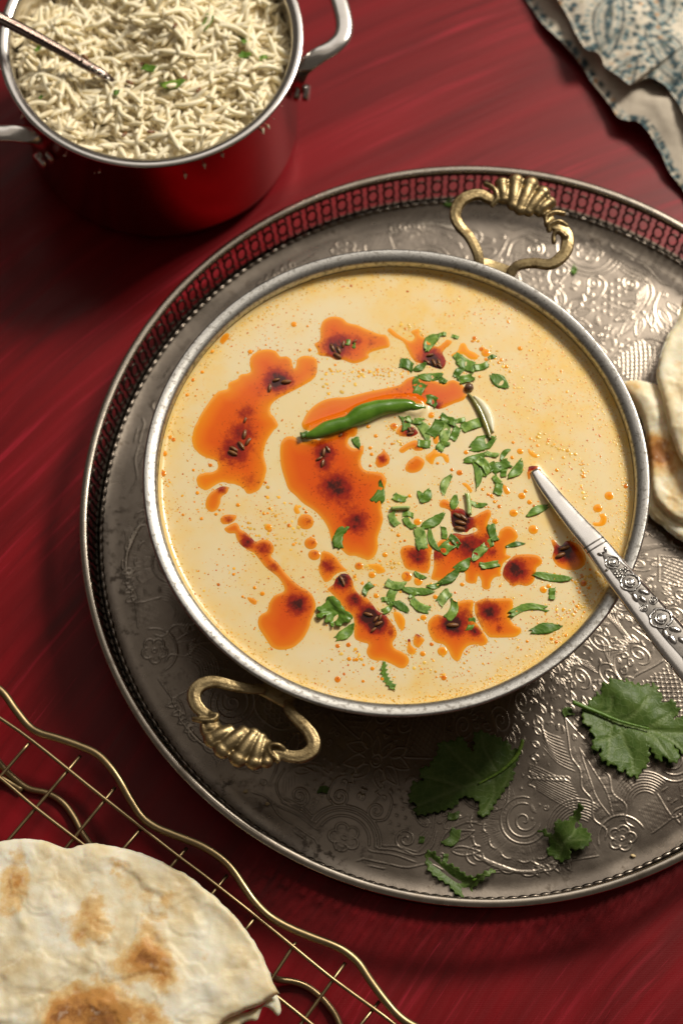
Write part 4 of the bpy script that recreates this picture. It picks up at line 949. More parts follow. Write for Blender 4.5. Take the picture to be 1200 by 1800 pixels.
# ------------------------------------------------------------------ cumin seeds on the soup
def seed_mesh():
    nu, nv = 12, 9; V = []
    for i_ in range(nv):
        t = i_ / (nv - 1) * 2 - 1; r = math.sqrt(max(0, 1 - t * t)) * .16 + (.015 if abs(t) < 1 else 0)
        for k in range(nu):
            a = 2 * math.pi * k / nu; q = r * (1 + .16 * (-1) ** k); V.append((t * .5, q * math.cos(a), q * math.sin(a) + .04 * (1 - t * t)))
    Q = [(i_ * nu + k, (i_ + 1) * nu + k, (i_ + 1) * nu + (k + 1) % nu, i_ * nu + (k + 1) % nu) for i_ in range(nv - 1) for k in range(nu)]
    return np.array(V), np.array(Q)
SV, SQ = seed_mesh()
seed0 = None
CUMIN = [
 ('in the upper arm of the far left oil pool', [(474, 682, 84, 75), (485, 668, 20, 66), (503, 671, 6, 90)]),
 ('in the middle of the far left pool', [(431, 738, 76, 52), (430, 763, 82, 85), (436, 776, 62, 80), (424, 783, -55, 90), (411, 789, -32, 78), (409, 796, -24, 86)]),
 ('in the oil pool highest on the soup', [(595, 615, -65, 76), (593, 625, -35, 82), (584, 611, -65, 76), (603, 605, 80, 70), (623, 600, 45, 52)]),
 ('in the yellow oil spray', [(755, 624, 15, 60), (750, 636, -36, 62), (762, 637, -64, 72), (771, 637, -70, 66), (772, 643, -40, 60)]),
 ('in the big central oil pool below the chilli', [(569, 795, 82, 82), (576, 789, -60, 62), (567, 814, 80, 72), (561, 806, 30, 62)]),
 ('tucked under the chilli edge', [(599, 764, 45, 62)]),
 ('in the small dark spot under the curled coriander', [(720, 756, -60, 62), (726, 756, 60, 56), (721, 762, 10, 60)]),
 ('in the dark patch below the pale stem', [(813, 909, -42, 88), (809, 919, -14, 92), (807, 929, -10, 92), (804, 906, -30, 80)]),
 ('in the upper dark spot by the coriander sprig', [(600, 1018, -60, 76), (603, 1024, -72, 62)]),
 ('in the lower dark clump right of the coriander sprig', [(647, 1080, -14, 76), (665, 1096, 28, 72), (660, 1088, 55, 60), (656, 1107, 42, 56), (668, 1085, 70, 60)]),
 ('lying in the lowest right oil pool pair', [(795, 1099, 2, 96)]),
 ('in the oil pool half under the spoon', [(992, 963, 20, 82), (984, 976, 24, 88)]),
]
RANK = {1: ['single'], 2: ['left', 'right'], 3: ['leftmost', 'middle', 'rightmost'], 4: ['leftmost', 'second', 'third', 'rightmost'], 5: ['leftmost', 'second', 'third', 'fourth', 'rightmost'], 6: ['leftmost', 'second', 'third', 'fourth', 'fifth', 'rightmost']}
for where, L in CUMIN:
    L = sorted(L)
    for k, (x, y, an, ln) in enumerate(L):
        wx, wy = at(x, y, ZS + .05); l = ln / 4.8 / 41 * 1.05
        loc = (wx, wy, ZS + .045); rot = (math.radians(rnd.uniform(-40, 40)), 0, math.radians(an)); sc3 = (l, l * .95, l * .85)
        if seed0 is None:
            seed0 = o = mk('cumin_seed', SV + np.array(loc), SQ, MT['seed'], None, loc); o.rotation_euler = rot; o.scale = sc3
        else: o = inst('cumin_seed', seed0, None, loc, rot, sc3)
        lead = 'fried cumin seed ' if len(L) == 1 else ('%s fried cumin seed ' % RANK[len(L)][k] if len(L) < 4 else '%s cumin seed from the left ' % RANK[len(L)][k] if RANK[len(L)][k] in ('second', 'third', 'fourth', 'fifth') else RANK[len(L)][k] + ' cumin seed ')
        tag(o, lead + where, 'cumin seed', 'fried cumin seeds on the soup')

# ------------------------------------------------------------------ chopped coriander on the soup
HERBS = [  # x, y, length, width (photo px), angle, shape, label
 (616, 605, 18, 12, -30, 'b', 'small green coriander square on the topmost oil pool'),
 (761, 603, 40, 20, 52, 'l', 'tilted coriander piece above the yellow spray cumin, topmost large piece'),
 (777, 588, 13, 8, 10, 'b', 'tiny coriander tip touching the upper end of the topmost large piece'),
 (799, 591, 12, 7, -20, 'b', 'tiny coriander fleck highest right of the topmost large piece'),
 (714, 642, 24, 20, -25, 'b', 'square coriander scrap left of the yellow spray cumin'),
 (737, 644, 26, 12, 35, 'l', 'narrow coriander scrap pointing at the yellow spray cumin'),
 (757, 659, 42, 15, 6, 'l', 'coriander strip lying flat above the oil band end'),
 (775, 664, 15, 10, -50, 'b', 'small coriander scrap at the right end of the flat strip'),
 (779, 670, 11, 7, -5, 'b', 'tiny coriander crumb dipping into the red oil band'),
 (732, 671, 22, 11, 85, 'b', 'dark upright coriander scrap above the chilli tip'),
 (737, 687, 32, 17, 65, 'c', 'folded coriander leaf over the red oil band by the chilli tip'),
 (756, 705, 22, 20, -20, 'c', 'crumpled coriander leaf resting on the chilli tip'),
 (816, 637, 36, 22, -32, 'b', 'broad coriander piece above the peppercorn'),
 (803, 629, 16, 10, -60, 'b', 'small coriander lobe on the left edge of the broad piece'),
 (846, 642, 25, 13, 18, 'b', 'coriander scrap just right of the broad piece'),
 (865, 628, 15, 8, 15, 'l', 'small coriander scrap farthest up on the right'),
 (807, 655, 22, 13, 55, 'c', 'coriander bit just above left of the peppercorn'),
 (819, 665, 26, 15, 15, 'c', 'crinkled coriander bit touching the top of the peppercorn'),
 (878, 669, 37, 22, -42, 'l', 'lone oval coriander leaf right of the peppercorn'),
 (709, 741, 32, 17, -75, 'c', 'curled coriander rim under the chilli tip'),
 (729, 737, 28, 13, -15, 'c', 'coriander fold touching the chilli underside'),
 (739, 757, 46, 18, -60, 'l', 'long slanting coriander piece under the chilli tip'),
 (745, 779, 21, 15, -8, 'b', 'coriander piece at the foot of the long slanting one'),
 (764, 752, 32, 20, 58, 'b', 'left piece of the coriander clump right of the chilli tip'),
 (782, 760, 44, 19, 80, 'l', 'tall middle piece of the coriander clump'),
 (778, 784, 22, 16, 48, 'b', 'coriander square hanging below the middle clump'),
 (788, 738, 28, 15, -28, 'c', 'top piece of the coriander clump'),
 (807, 738, 20, 10, 12, 'b', 'small coriander bit on the upper right of the clump'),
 (799, 761, 26, 14, 68, 'c', 'right piece of the coriander clump'),
 (830, 747, 38, 18, 20, 'b', 'coriander rectangle touching the cooked chilli strip'),
 (847, 779, 46, 27, 26, 'l', 'large coriander leaf at the lower end of the chilli strip'),
 (834, 803, 44, 14, 20, 'l', 'pointed coriander strip below the large leaf'),
 (864, 798, 22, 10, -12, 'b', 'coriander end piece right of the pointed strip'),
 (889, 798, 26, 9, 50, 'l', 'slim coriander sliver left of the spoon tip'),
 (834, 834, 50, 13, -84, 'l', 'long upright coriander sliver left in the tangle'),
 (849, 820, 32, 16, -55, 'c', 'curled coriander piece beside the upright sliver'),
 (861, 824, 32, 16, 35, 'c', 'coriander fold in the middle of the tangle by the spoon'),
 (880, 820, 32, 18, 25, 'c', 'coriander piece right of the tangle centre'),
 (904, 824, 38, 17, 54, 'l', 'oval coriander leaf nearest the spoon tip'),
 (886, 831, 15, 11, 80, 'b', 'small coriander bit under the tangle'),
 (873, 842, 17, 11, -55, 'b', 'dark coriander corner below the tangle'),
 (875, 858, 22, 15, 80, 'b', 'pale wet coriander square below the dark corner'),
 (786, 852, 38, 14, 66, 'l', 'lone slim coriander leaf above the cumin patch'),
 (798, 882, 26, 14, 76, 'l', 'small coriander leaf touching the dark cumin patch'),
 (822, 886, 36, 9, -86, 's', 'pale upright coriander stem beside the cumin patch'),
 (841, 883, 28, 10, -10, 'l', 'feathery coriander tip right of the pale stem'),
 (738, 873, 22, 10, 105, 'l', 'left lobe of the open coriander leaf in the plain area'),
 (748, 871, 27, 17, 55, 'l', 'right lobe of the open coriander leaf in the plain area'),
 (703, 874, 22, 14, -18, 'c', 'small hooked coriander bit right of the central pool'),
 (664, 863, 38, 22, 80, 'p', 'pointed coriander piece on the right rim of the central pool'),
 (601, 945, 38, 18, 76, 'b', 'upright coriander rectangle in the lower central pool'),
 (624, 768, 42, 14, -70, 'l', 'coriander strip hanging down from the chilli'),
 (693, 912, 24, 14, -65, 'b', 'coriander bit under the left end of the pale stub'),
 (703, 894, 28, 7, 3, 's', 'pale coriander stub lying sideways'),
 (716, 905, 18, 11, -8, 'b', 'coriander bit at the right end of the pale stub'),
 (720, 918, 24, 12, -50, 'b', 'coriander bit stepping down from the pale stub'),
 (761, 914, 44, 18, 34, 'l', 'bright coriander leaf left of the cumin patch'),
 (739, 946, 38, 20, -82, 'b', 'broad coriander piece on the round oil pool'),
 (764, 949, 42, 11, -68, 'l', 'slim ribbed coriander strip beside the round pool'),
 (779, 936, 21, 10, -86, 'b', 'short dark coriander bar by the ribbed strip'),
 (788, 961, 30, 20, 40, 'c', 'folded coriander fan in the lower right oil pool'),
 (799, 951, 24, 12, -50, 'c', 'dark lobe on the coriander fan'),
 (866, 936, 30, 14, -75, 'b', 'upright coriander bit between two oil lobes'),
 (856, 958, 24, 16, 35, 'b', 'dark upper half of the long coriander leaf in the oil'),
 (843, 974, 34, 16, 45, 'l', 'lower half of the long coriander leaf in the oil'),
 (860, 992, 31, 12, 8, 'c', 'lobed coriander bit on the oil below the long leaf'),
 (905, 958, 31, 8, 10, 'l', 'straight dark coriander bar above the red spotted pool'),
 (812, 990, 32, 17, 35, 'l', 'wide upper end of the diagonal coriander blade'),
 (790, 1010, 44, 15, 38, 'l', 'long diagonal coriander blade leaving the oil'),
 (764, 1026, 28, 10, 18, 'l', 'pale coriander sliver at the blade foot'),
 (739, 1010, 22, 9, -28, 'l', 'small coriander sliver below the round pool'),
 (695, 1026, 31, 16, -10, 'b', 'top coriander piece of the zigzag chain'),
 (692, 1047, 34, 15, 72, 'b', 'middle coriander piece of the zigzag chain'),
 (677, 1054, 12, 9, 0, 'b', 'tiny coriander bit left of the zigzag chain'),
 (680, 1068, 20, 10, 40, 'b', 'lower left coriander foot of the zigzag chain'),
 (705, 1067, 30, 15, -35, 'l', 'lower right coriander foot of the zigzag chain'),
 (735, 1037, 52, 14, -4, 'l', 'long coriander strip right of the zigzag chain'),
 (728, 1047, 20, 7, 25, 'l', 'thin coriander sliver under the long strip'),
 (739, 1062, 34, 16, -32, 'b', 'bent coriander piece below the long strip'),
 (780, 1051, 27, 17, 52, 'b', 'upper half of the coriander pair above the lowest pools'),
 (791, 1070, 34, 15, 72, 'b', 'lower half of the coriander pair above the lowest pools'),
 (826, 1096, 22, 11, 74, 'b', 'coriander chip between the two lowest pools'),
 (972, 1013, 60, 14, -8, 'l', 'long rolled coriander blade below the spoon cumin'),
 (970, 1043, 20, 11, 88, 'b', 'short upright coriander bar below the rolled blade'),
 (927, 1076, 60, 13, 12, 'b', 'long coriander ribbon beside the lowest right pool'),
 (959, 1105, 50, 18, 10, 'l', 'coriander leaf piece lowest on the right'),
 (945, 898, 38, 14, 25, 'l', 'coriander tip tucked against the spoon handle'),
 (605, 1110, 38, 17, 42, 'l', 'coriander scrap below the coriander sprig'),
 (684, 1187, 46, 14, -68, 'j', 'jagged coriander sliver lowest on the soup'),
 (647, 1036, 22, 11, 55, 'b', 'lone coriander chip left of the zigzag chain'),
]
def herb_mesh(L, W, shape, seed):
    r = random.Random(seed); nu, nv = 21, 7
    s_ = np.linspace(0, 1, nu); t = np.linspace(-1, 1, nv)
    if shape in 'l': w = np.sin(math.pi * (s_ * .86 + .09)) ** .75
    elif shape == 'p': w = np.clip(1.1 - s_ * .95, .1, 1); w[0] = .8
    elif shape == 'j': w = .75 + .35 * np.cos(np.arange(nu) * 2.1); w[-1] = .2; w[0] = .35
    else: w = np.ones(nu) * .92
    am = r.choice((.03, .08, .16, .28)); fq = r.uniform(2.5, 7)
    jl = am * 2 * (fbm(s_ * fq * 1.3, 0 * s_, seed, 3) - .5) + np.array([r.uniform(-.05, .05) for _ in s_]); am = r.choice((.03, .08, .16, .28)); jr = am * 2 * (fbm(s_ * fq, 0 * s_ + 5, seed, 3) - .5) + np.array([r.uniform(-.05, .05) for _ in s_])
    if shape == 's': jl *= .15; jr *= .15
    bend = r.uniform(-.18, .18); sk = r.uniform(-.3, .3) if shape in 'bc' else r.uniform(-.08, .08)
    ce = [r.uniform(-.09, .09) for _ in t]
    curl = r.uniform(-.06, .12) if shape != 'c' else r.uniform(.15, .38); tw = r.uniform(-.15, .15)
    V = []
    for lay in (0, 1):
        for i_ in range(nu):
            for k in range(nv):
                wl = W / 2 * (w[i_] + (jl[i_] if t[k] < 0 else jr[i_]) * abs(t[k]))
                x = (s_[i_] - .5) * L + sk * t[k] * W * .5 + ce[k] * L * (1 if i_ in (0, nu - 1) else .4); y = t[k] * wl + bend * L * (1 - (2 * s_[i_] - 1) ** 2)
                z = curl * W * .30 * (t[k] ** 2) * r.choice((1, 1)) + tw * (s_[i_] - .5) * t[k] * W * .6 + .02 * math.sin(s_[i_] * 9 + seed) + (curl * .25 * L * (s_[i_] - .5) ** 2 if shape == 'c' else .05 * L * (s_[i_] - .5) ** 2)
                if shape == 's': z = .09 * math.sqrt(max(0, 1 - t[k] ** 2)) * (1 if lay == 0 else -1) + .03
                V.append((x, y, z - (0.009 if lay else 0)))
    m_ = nu * nv; Q = []
    for i_ in range(nu - 1):
        for k in range(nv - 1):
            a = i_ * nv + k; Q.append((a, a + nv, a + nv + 1, a + 1)); Q.append((a + m_, a + 1 + m_, a + nv + 1 + m_, a + nv + m_))
    for i_ in range(nu - 1):
        for k in (0, nv - 1):
            a = i_ * nv + k; Q.append((a, a + m_, a + nv + m_, a + nv) if k == 0 else (a, a + nv, a + nv + m_, a + m_))
    for k in range(nv - 1):
        for i_ in (0, nu - 1):
            a = i_ * nv + k; Q.append((a, a + 1, a + 1 + m_, a + m_) if i_ == 0 else (a, a + m_, a + 1 + m_, a + 1))
    V = np.array(V); V[:, 2] -= np.percentile(V[:, 2], 25)
    return V, np.array(Q)
for k, (x, y, L, W, an, shp, lab) in enumerate(HERBS):
    wx, wy = at(x, y, ZS + .05); loc = (wx, wy, ZS + .010 + .008 * (k % 3))
    V, Q = herb_mesh(L / 41 * 1.04, W / 40 * 1.04, shp, k)
    o = mk('coriander_piece', V + np.array(loc), Q, MT['pale'] if shp == 's' else MT['herb'], None, loc)
    o.rotation_euler = (0, 0, math.radians(an))
    tag(o, lab, 'coriander', 'chopped coriander on the soup')

# ------------------------------------------------------------------ whole coriander leaves
def leaf(name, outline, veins, zfun, label, stem=None, grid=.1, base=ZF, mat=None, cat='coriander leaf', group=None):
    A = np.array([at(x, y, base + .4) for x, y in outline]); A = catmull(A, .045, True)
    nr = np.roll(A, -1, 0) - np.roll(A, 1, 0); nr = np.stack([nr[:, 1], -nr[:, 0]], 1) / (np.linalg.norm(nr, axis=1)[:, None] + 1e-9) * (1 if area2(A) > 0 else -1)
    L_ = np.cumsum(np.linalg.norm(A - np.roll(A, 1, 0), axis=1)); L_ = L_ + .10 * (fbm(L_ * .8, 0 * L_, 3, 2) - .5)
    A = A + nr * (.055 * (1 - np.abs(((L_ / .30) % 1) * 2 - 1) * 2))[:, None] * (1 if base < 3 else .4)
    vl = [catmull(np.array([at(x, y, base + .4) for x, y in v]), .1) for v in veins]
    def vd(Q): return np.min([seg_dist(Q, v) for v in vl], 0) if vl else np.full(len(Q), 9.)
    def top(Q, d):
        v = vd(Q)
        return base + zfun(Q) - .07 * np.exp(-(v / .07) ** 2) + .09 * (fbm(Q[:, 0] * 2.6, Q[:, 1] * 2.6, 4, 3) - .45) * np.clip(v / .2, 0, 1)
    def bot(Q, d): return top(Q, d) - .014
    V, F, Q, d, m_ = slab(A, grid, top, bot)
    vv = np.exp(-(vd(Q) / .05) ** 2); c = (*Q.mean(0), base)
    root = thing(name, label, cat, c, group)
    mk('blade', V, F, mat or MT['leaf'], root, c, attrs={'vein': np.r_[vv, vv]})
    if stem:
        P = [(*at(x, y, z), z, w, w * .9) for x, y, z, w in stem]
        V, Q, T = tube(P, 1, sides=8, step=.1); mk('stalk', V, [Q, T], MT['herb'], root, c)
    return root
bl = zc(990, 1180, 5.714, [(190, 350), (240, 330), (270, 270), (320, 250), (330, 205), (370, 215), (375, 140), (415, 115), (445, 145), (450, 85), (490, 75), (520, 95), (560, 85), (600, 115), (625, 80), (680, 105), (720, 122), (760, 110), (800, 135), (840, 100), (875, 142), (900, 110), (950, 150), (952, 200), (1000, 230), (985, 275), (1020, 312), (1060, 285), (1110, 285), (1130, 340), (1170, 370), (1160, 410), (1115, 470), (1200, 440), (1265, 470), (1290, 540), (1270, 590), (1285, 650), (1250, 760), (1200, 822), (1150, 770), (1090, 730), (1130, 770), (1165, 830), (1150, 900), (1110, 925), (1060, 910), (1020, 870), (1000, 850), (980, 900), (940, 890), (905, 840), (880, 800), (840, 720), (865, 830), (850, 920), (820, 970), (790, 985), (750, 1060), (700, 1035), (660, 1055), (620, 985), (570, 1015), (530, 955), (490, 930), (450, 950), (420, 905), (370, 890), (360, 830), (390, 775), (330, 800), (285, 790), (282, 720), (310, 650), (265, 620), (262, 550), (200, 530), (190, 440)])
bv = [zc(990, 1180, 5.714, v) for v in ([(100, 315), (300, 395), (500, 490), (800, 570), (1050, 600), (1270, 600)], [(500, 490), (640, 470), (750, 390), (860, 250)], [(350, 405), (470, 380), (480, 260)], [(850, 565), (1000, 470), (1100, 400)], [(560, 520), (620, 700), (690, 860), (700, 1000)], [(500, 500), (470, 650), (450, 850)], [(800, 575), (930, 680), (1060, 860)], [(900, 590), (1100, 690), (1210, 790)], [(640, 540), (560, 620), (360, 700)])]
bm = np.array([at(x, y, 1.0) for x, y in bv[0]])
def zbig(Q):
    d = seg_dist(Q, bm); side = np.sign((Q[:, 1] - np.interp(Q[:, 0], bm[:, 0], bm[:, 1])))
    return .22 + .34 * (1 - np.exp(-d / .9)) * np.where(side > 0, .9, .7) - np.where(side < 0, .16 * (d / 2) ** 2, .10 * (d / 2) ** 2) + .14 * np.sin(Q[:, 0] * 2.2 + Q[:, 1] * 1.4) * np.clip(d, 0, 1)
leaf('coriander_leaf', bl, bv, zbig, 'large bright green coriander leaf, lit, by the spoon handle', [(1006, 1234, ZF + .45, .10), (1025, 1242, ZF + .36, .10), (1050, 1252, ZF + .32, .085), (1090, 1268, ZF + .33, .06), (1140, 1281, ZF + .34, .04)])
dl = zc(710, 1270, 5.4545, [(1085, 250), (1040, 262), (1020, 240), (1000, 185), (950, 180), (920, 150), (850, 130), (780, 120), (740, 100), (660, 130), (665, 230), (640, 290), (600, 230), (560, 170), (520, 145), (500, 175), (430, 190), (330, 205), (320, 280), (300, 330), (260, 380), (230, 430), (160, 450), (145, 520), (180, 570), (80, 585), (60, 660), (40, 720), (55, 770), (120, 780), (90, 840), (130, 880), (200, 880), (260, 860), (330, 850), (420, 820), (500, 790), (540, 720), (600, 710), (680, 740), (720, 780), (710, 880), (790, 885), (850, 820), (870, 770), (930, 690), (970, 630), (1010, 580), (1060, 500), (1050, 450), (1080, 380), (1110, 290)])
dv = [zc(710, 1270, 5.4545, v) for v in ([(1110, 270), (1000, 400), (800, 540), (500, 640), (120, 800)], [(900, 480), (780, 300), (740, 150)], [(760, 560), (560, 400), (400, 230)], [(560, 620), (350, 560), (170, 520)], [(850, 520), (860, 680), (780, 830)], [(1000, 400), (1010, 480), (960, 600)])]
dm = np.array([at(x, y, 1.0) for x, y in dv[0]])
def zdark(Q):
    d = seg_dist(Q, dm); side = (Q[:, 1] - np.interp(Q[:, 0], dm[::-1, 0], dm[::-1, 1]))
    return .42 + np.where(side > 0, .16 * d, -.22 * np.clip(d, 0, 1.3)) + .12 * np.sin(Q[:, 0] * 2.5) * np.clip(d, 0, 1)
leaf('coriander_leaf', dl, dv, zdark, 'dark shaded coriander leaf lying on the tray below the bowl', [(918, 1300, ZF + .75, .07), (914, 1315, ZF + .6, .085), (905, 1332, ZF + .5, .085), (880, 1355, ZF + .46, .06), (840, 1378, ZF + .44, .04)])
cl = zc(720, 1400, 3.53, [(890, 200), (900, 160), (960, 155), (1005, 115), (1045, 55), (1070, 70), (1060, 150), (1100, 200), (1125, 262), (1090, 320), (1040, 345), (990, 335), (995, 380), (940, 400), (900, 370), (850, 340), (868, 285), (835, 245), (795, 215), (830, 208), (880, 240)])
leaf('coriander_leaf', cl, [zc(720, 1400, 3.53, [(930, 370), (960, 280), (1020, 220), (1050, 80)]), zc(720, 1400, 3.53, [(960, 280), (1080, 270)]), zc(720, 1400, 3.53, [(950, 300), (850, 220)])], lambda Q: .45 + .45 * np.sin(Q[:, 0] * 2.9 + 1) * np.cos(Q[:, 1] * 2.6), 'small crumpled coriander leaf on the tray between the two largest leaves and the rim', grid=.08)
ll = zc(720, 1400, 3.53, [(100, 340), (150, 335), (200, 390), (270, 420), (310, 450), (370, 490), (430, 486), (500, 455), (530, 468), (460, 515), (400, 560), (372, 620), (310, 612), (270, 580), (240, 540), (170, 500), (112, 440)])
leaf('coriander_leaf', ll, [zc(720, 1400, 3.53, [(520, 465), (400, 520), (280, 500), (130, 370)]), zc(720, 1400, 3.53, [(400, 520), (340, 590)])], lambda Q: .32 + .30 * np.sin(Q[:, 0] * 1.9 + Q[:, 1] * 2.3), 'curled coriander leaf nearest the front rim of the tray', [(870, 1531, ZF + .4, .05), (850, 1537, ZF + .35, .06), (830, 1548, ZF + .33, .05)], grid=.08)
sprig = zc(540, 960, 4.8, [(70, 510), (110, 480), (150, 455), (160, 420), (200, 400), (240, 420), (280, 460), (300, 490), (330, 530), (375, 560), (380, 590), (350, 625), (310, 630), (290, 640), (280, 660), (245, 655), (230, 620), (220, 660), (200, 662), (190, 620), (160, 630), (145, 610), (165, 560), (120, 590), (85, 590), (75, 560), (110, 535)])
leaf('coriander_sprig', sprig, [zc(540, 960, 4.8, [(370, 590), (250, 530), (170, 430)]), zc(540, 960, 4.8, [(270, 540), (200, 640)]), zc(540, 960, 4.8, [(230, 510), (90, 560)])], lambda Q: .12 + .10 * np.sin(Q[:, 0] * 6) * np.sin(Q[:, 1] * 5), 'lobed coriander leaf sprig between the two lower oil trails', grid=.07, base=ZS, cat='coriander', mat=MT['herb'])
BITS = [(740, 1476, 12, 10, 80, ZF, 'dark coriander fleck left of the front curled leaf'), (791, 1471, 34, 20, 55, ZF, 'dark coriander scrap above the front curled leaf'), (782, 1508, 14, 10, 80, ZF, 'small dark coriander fleck touching the front curled leaf'), (797, 1432, 20, 14, 10, ZF, 'dark coriander scrap peeking from under the shaded leaf'), (567, 1390, 18, 13, 0, ZF, 'lone dark coriander fleck on the tray right of the front brass handle'), (998, 1253, 18, 16, 10, ZF, 'round dark green fleck at the large leaf stalk'), (790, 357, 16, 20, 60, ZF + .1, 'green coriander bit on the tray at the foot of the back gallery'), (1007, 474, 16, 13, 60, ZF, 'green coriander bit on the tray right of the back brass handle')]
for k, (x, y, L, W, an, z, lab) in enumerate(BITS):
    wx, wy = at(x, y, z + .1); loc = (wx, wy, z + .08)
    V, Q = herb_mesh(L / 41, W / 41, 'c', 200 + k)
    o = mk('coriander_fleck', V + np.array(loc), Q, MT['leaf'] if k < 6 else MT['herb'], None, loc); o.rotation_euler = (0, 0, math.radians(an)); tag(o, lab, 'coriander', 'coriander flecks on the tray')
for x, y, r, lab in ((1112, 1504, .12, 'pale sesame sized crumb on the tray by the front right rim'), (432, 1391, .10, 'pale bread crumb on the tray left below the front handle'), (470, 1413, .09, 'smaller bread crumb on the tray rim side of the front handle')):
    wx, wy = at(x, y, ZF + .06); V, Q, T = ellipsoid((wx, wy, ZF + .07), (r, r * .7, r * .5), None, 10, 7); V += .05 * (vnoise(V[:, 0] * 14, V[:, 1] * 14, 3) - .5)[:, None]
    tag(mk('crumb', V, [Q, T], MT['crumb'], None, (wx, wy, ZF)), lab, 'crumb', 'crumbs on the tray')

# ------------------------------------------------------------------ serving spoon in the soup
SP = [(938, 828, ZS + .02, 17), (955, 850, ZS + .10, 26), (985, 888, ZS + .34, 32), (1018, 927, ZS + .58, 38), (1046, 958, ZS + .80, 43), (1080, 1002, ZS + 1.06, 49), (1115, 1045, ZS + 1.3, 54), (1152, 1090, ZS + 1.54, 60), (1200, 1146, ZS + 1.85, 67), (1260, 1215, ZS + 2.2, 72), (1330, 1296, ZS + 2.6, 76)]
org = (*at(1046, 958, ZS + .8), ZS + .8)
spoon = thing('serving_spoon', 'ornate silver serving spoon with rose pattern handle, standing in the soup', 'spoon', org)
SC = catmull(np.array([(*at(x, y, z), z, w / 43 / 2) for x, y, z, w in SP]), .12)
TX = np.gradient(SC[:, :3], axis=0); TX /= np.linalg.norm(TX, axis=1)[:, None]
AX = np.cross(TX, (0, 0, 1)); AX /= np.linalg.norm(AX, axis=1)[:, None]; NX = np.cross(AX, TX)
prof = np.array([(-1, -.03), (-.97, .04), (-.9, .085), (-.72, .115), (-.4, .125), (0, .13), (.4, .125), (.72, .115), (.9, .085), (.97, .04), (1, -.03), (.8, -.09), (0, -.12), (-.8, -.09)])
n, m_ = len(SC), len(prof)
V = SC[:, None, :3] + AX[:, None] * (SC[:, 3:4] * prof[None, :, 0])[..., None] + NX[:, None] * prof[None, :, 1, None]
i = np.arange(n - 1)[:, None] * m_; j = np.arange(m_)[None]
Q = np.stack([i + j, i + (j + 1) % m_, i + m_ + (j + 1) % m_, i + m_ + j], -1).reshape(-1, 4)
V = V.reshape(-1, 3); V = np.concatenate([V, SC[:1, :3], SC[-1:, :3]])
T = [(len(V) - 2, (k + 1) % m_, k) for k in range(m_)] + [(len(V) - 1, (n - 1) * m_ + k, (n - 1) * m_ + (k + 1) % m_) for k in range(m_)]
mk('handle', V, [Q, np.array(T)], MT['spoon'], spoon, org)
# bowl of the spoon, under the soup
t0 = SC[0, :3]; dirx = -TX[0]; 
V, Qe, Te = ellipsoid(t0 + dirx * 2.2 + np.array([0, 0, -.9]), (2.3, 1.5, .3), np.array([dirx, AX[0], NX[0]]), 16, 9); mk('spoon_bowl', V, [Qe, Te], MT['spoon'], spoon, org)
def frame(px, py):
    """frame on the handle nearest this place of the photograph"""
    best = min(range(len(SC)), key=lambda k: (SC[k, 0] - at(px, py, SC[k, 2])[0]) ** 2 + (SC[k, 1] - at(px, py, SC[k, 2])[1]) ** 2)
    x, y = at(px, py, SC[best, 2] + .12)
    d = np.array([x, y, 0]) - np.array([SC[best, 0], SC[best, 1], 0])
    lat = d @ AX[best]; lon = d @ TX[best]
    return SC[best, :3] + AX[best] * lat + TX[best] * lon + NX[best] * .128, TX[best], AX[best], NX[best], SC[best, 3]
def on(fr, pts): 
    o, tx, ax, nx = fr[:4]; return np.array([o + tx * a + ax * b + nx * c for a, b, c in pts])
bk = frame(1046, 958)
for off in (-.11, .12):
    w = bk[4] * .97; V, Q, T = tube(on(bk, [(off, -w, -.02), (off, -w * .6, -.008), (off, 0, .008), (off, w * .6, -.008), (off, w, -.02)]), .035, .02, sides=6, up=bk[3], step=.2); mk('groove_line', V, [Q, T], MT['groove'], spoon, org)
# sunken dark ground of the relief, then roses, berries and leaves
Pn = [frame(x, y) for x, y in ((1058, 972), (1076, 991), (1107, 1026), (1135, 1056), (1161, 1088), (1190, 1122), (1230, 1166))]
P = np.array([f[0] + f[3] * -.018 for f in Pn]); W = [.08, .33, .40, .43, .50, .52, .55]
V, Q, T = tube(np.c_[P, W, [.03] * 7], 1, sides=8, up=tuple(bk[3]), step=.15); mk('relief_ground', V, [Q, T], MT['groove'], spoon, org)
def rose(px, py, R):
    f = frame(px, py); mb = MB()
    for k in range(6):
        a0 = 2 * math.pi * k / 6; P = [(R * (1 + .06 * math.cos(3 * q)) * math.cos(a0 + q), R * (1 + .1 * math.sin((q / 1.05) * math.pi)) * math.sin(a0 + q), .02) for q in np.linspace(0, 1.05, 6)]
        V, Q, T = tube(np.c_[on(f, P), np.full(6, R * .15), np.full(6, .04)], 1, sides=6, up=tuple(f[3]), step=.06); mb.add(V, Q, T)
    V, Q, T = ellipsoid(on(f, [(0, 0, .01)])[0], (R * .62, R * .62, .085), np.array([f[1], f[2], f[3]]), 14, 9); mb.add(V, Q, T)
    t = np.linspace(0, 1, 30); a = t * 2 * math.pi * 1.9; rq = R * (.60 - .48 * t)
    P = np.stack([rq * np.cos(a), rq * np.sin(a), .055 + .05 * t], 1)
    V, Q, T = tube(np.c_[on(f, P), np.full(30, R * .08), np.full(30, .022)], 1, sides=6, up=tuple(f[3]), step=.06); mb.add(V, Q, T)
    mb.mk('rose', mat=MT['relief'], parent=spoon, origin=f[0])
for x, y, R in ((1076, 990, .27), (1107, 1025, .36), (1161, 1088, .41), (1148, 1057, .15), (1131, 1070, .15), (1222, 1160, .42)): rose(x, y, R)
